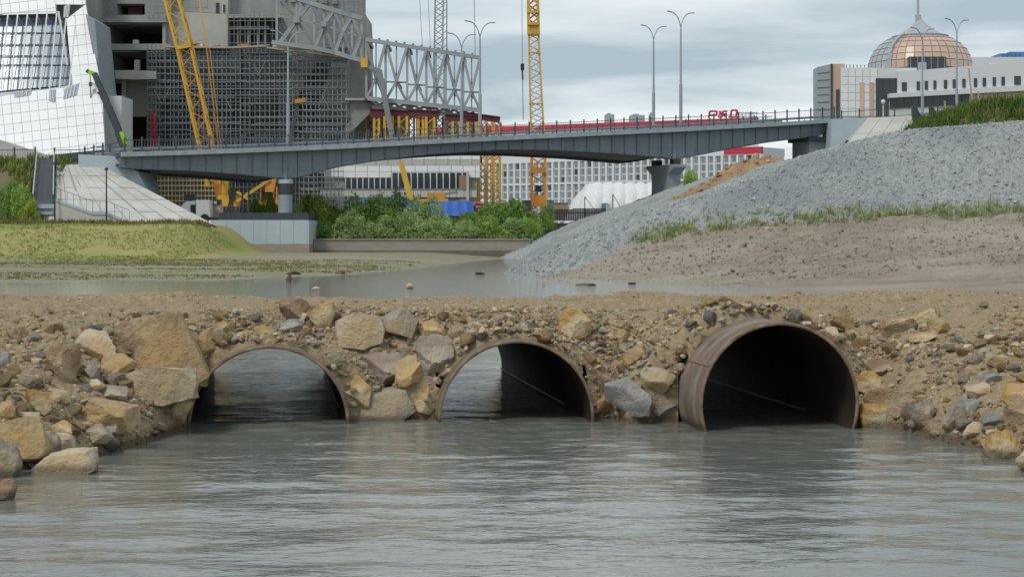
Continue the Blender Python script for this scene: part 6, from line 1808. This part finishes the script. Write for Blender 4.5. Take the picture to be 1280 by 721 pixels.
def bush_mesh(seed, tints, rx=1.0, rz=1.0, n=9500, leaf=.036):
    r = np.random.default_rng(seed)
    nc = 26
    cc = r.standard_normal((nc, 3)); cc /= np.linalg.norm(cc, axis=1, keepdims=True); cc *= r.uniform(.25, .92, (nc, 1)); cc[:, 2] = np.abs(cc[:, 2]) * 1.0
    cr_ = r.uniform(.18, .42, nc); ct_ = r.uniform(.8, 1.2, nc)
    k = r.integers(0, nc, n); d = r.standard_normal((n, 3)); d /= np.linalg.norm(d, axis=1, keepdims=True)
    p = cc[k] + d * (cr_[k] * r.uniform(.55, 1.05, n))[:, None]
    p[:, 2] = np.maximum(p[:, 2], 0.02)
    p *= np.array([rx, rx * .9, rz])
    s_ = leaf * r.uniform(.6, 1.5, n)
    a = r.standard_normal((n, 3)); a /= np.linalg.norm(a, axis=1, keepdims=True); a[:, 2] *= .7
    b_ = np.cross(a, r.standard_normal((n, 3))); b_ /= np.linalg.norm(b_, axis=1, keepdims=True)
    a = a * (s_ * 1.5)[:, None]; b_ = b_ * (s_ * .55)[:, None]
    V = np.stack([p - a, p + b_, p + a, p - b_], 1).reshape(-1, 3); Fq = np.arange(n * 4).reshape(-1, 4)
    tn = np.array(tints)[r.integers(0, len(tints), n)] * ct_[k][:, None] * r.uniform(.75, 1.2, (n, 1))
    return np_mesh('foliage', V, Fq, M['leaf'], col=np.repeat(tn, 4, 0))
BK = {'willow': [(.31, .41, .185), (.36, .45, .21), (.26, .36, .15)], 'dark': [(.20, .34, .095), (.25, .38, .115), (.16, .28, .075)], 'lime': [(.38, .44, .08), (.30, .38, .07), (.44, .47, .11)], 'mid': [(.28, .42, .11), (.34, .46, .135), (.23, .35, .09)]}
BM = {k: [bush_mesh(300 + 10 * i + j, t_, 1.0, 1.0) for j in range(3)] for i, (k, t_) in enumerate(BK.items())}
stem_b = B()
for k in range(6):
    a = k * 1.05; stem_b.tube((0, 0, -.1), (.35 * math.cos(a), .35 * math.sin(a), .75), .025, .01, 5)
stem_me = bpy.data.meshes.new('stem'); stem_me.from_pydata(stem_b.v, [], stem_b.f); stem_me.materials.append(M['bark'])
def bush(px, ytop, Y, zb, wpx, kind, lab):
    w_ = wpx * Y / F / 2; a = W(px, ytop - (14 if ytop < 270 else 8), Y); h_ = max(.6, a.z - zb)
    o = thing('bush', lab, 'bush', (a.x, Y, zb), 'bushes above the quay wall')
    fo = bpy.data.objects.new('foliage', R.choice(BM[kind])); COL.objects.link(fo); fo.parent = o; fo.scale = (w_ * 1.2, w_ * 1.0, h_ * .98); fo.rotation_euler = (0, 0, R.uniform(0, 6.28))
    so = bpy.data.objects.new('stem', stem_me); COL.objects.link(so); so.parent = o; so.scale = (w_, w_, h_ * .8)
LW = {'willow': 'grey green willow', 'dark': 'dark green', 'lime': 'yellow green', 'mid': 'mid green'}
BUSH = [  # px, top y, depth, base z, width px, kind, where
 (399, 255, 159, 1.6, 74, 'lime', 'growing beside the pier block'), (432, 262, 158, 1.6, 60, 'mid', 'between the yellow green bush and the willows'),
 (410, 279, 155, 1.6, 58, 'dark', 'hanging over the quay wall beside the pier block'), (440, 276, 154, 1.6, 56, 'willow', 'on the quay wall near the pier block'),
 (470, 258, 159, 1.6, 64, 'mid', 'in front of the blue hoarding'), (476, 279, 154, 1.6, 58, 'willow', 'low on the quay wall before the blue hoarding'),
 (505, 257, 160, 1.6, 60, 'mid', 'tallest of those before the hoarding'), (512, 272, 155, 1.6, 60, 'willow', 'on the quay wall below the orange strut'),
 (540, 266, 158, 1.6, 52, 'willow', 'in front of the orange machine'), (546, 283, 154, 1.6, 56, 'willow', 'low on the quay wall under the blue tarpaulin'),
 (580, 284, 154, 1.6, 60, 'willow', 'palest on the quay wall past the tarpaulin'), (575, 270, 160, 1.6, 44, 'dark', 'just under the blue tarpaulin edge'),
 (606, 264, 161, 1.6, 60, 'dark', 'in front of the scrap heap'), (612, 284, 155, 1.6, 54, 'mid', 'low beside the palest willow'),
 (638, 262, 162, 1.6, 60, 'dark', 'in front of the red container'), (640, 282, 156, 1.6, 52, 'willow', 'at the end of the quay wall'),
 (662, 264, 163, 1.6, 48, 'dark', 'at the foot of the tall crane'), (660, 280, 157, 1.6, 40, 'mid', 'against the far gravel slope'),
 (340, 258, 160, 3.4, 34, 'lime', 'behind the parapet of the pier block'), (322, 261, 161, 3.4, 26, 'mid', 'behind the parapet near the small crane'),
 (385, 266, 157, 1.6, 36, 'mid', 'tucked behind the corner of the pier block'), (684, 268, 164, 2.6, 20, 'mid', 'at the end of the dark fence'),
]
for px, yt_, Y, zb_, w_, kd, lab in BUSH: bush(px, yt_, Y, zb_, w_, kd, '%s bush %s' % (LW[kd], lab))
bush(864, 226, 150, 5.9, 22, 'mid', 'small green bush beside the hammerhead pier')
bush(28, 246, 139.5, 3.0, 30, 'mid', 'green bush on the earth slope beside the stair landing')
bush(12, 240, 141, 3.4, 30, 'dark', 'dark bush on the weedy slope before the stairs')
bush(36, 262, 138.6, 2.8, 26, 'lime', 'yellow green bush at the foot of the stair landing')

# ---------------------------------------------------------------- bits lying in the shallow pond
def pond(px, py):
    Y = EYE * F / (py - HY); return Vector(((px - CX) * Y / F, Y, 0))
for px, py, w_, h_, mt, nm, lab, cat in ((361, 352, .22, .35, 'bark', 'mooring_stub', 'dark stub of wood standing in the shallow pond', 'stub'), (425, 343, .55, .22, 'bark', 'sunken_clod', 'dark clod on the mud flat near the pier block', 'clod'),
        (367, 344, .7, .22, 'bark', 'sunken_clod', 'low dark clod near the wooden stub', 'clod'), (600, 343, .5, .14, 'bark', 'sunken_clod', 'flat dark clod in the open pond water', 'clod'), (733, 357, .8, .1, 'bark', 'sunken_log', 'dark flat log floating by the dirt bank', 'log'),
        (394, 363, .3, .14, 'rk_pale', 'white_stone', 'small white stone at the pond edge by the causeway', 'stone'), (512, 361, .25, .2, 'rk_pale', 'white_stone', 'upright white stone in the pond behind the causeway', 'stone'), (790, 355, .3, .1, 'rk_grey', 'grey_stone', 'grey stone at the foot of the dirt bank', 'stone')):
    p = pond(px, py); me = rock_mesh(nm, int(px), (w_, w_ * .7, h_ * 1.3), M[mt], sub=2)
    o = bpy.data.objects.new(nm, me); COL.objects.link(o); o.location = p + Vector((0, 0, max(h_ * .3, float(left_h(p.x, p.y)) + h_ * .2 if px < 600 else 0))); tag(o, lab, cat)
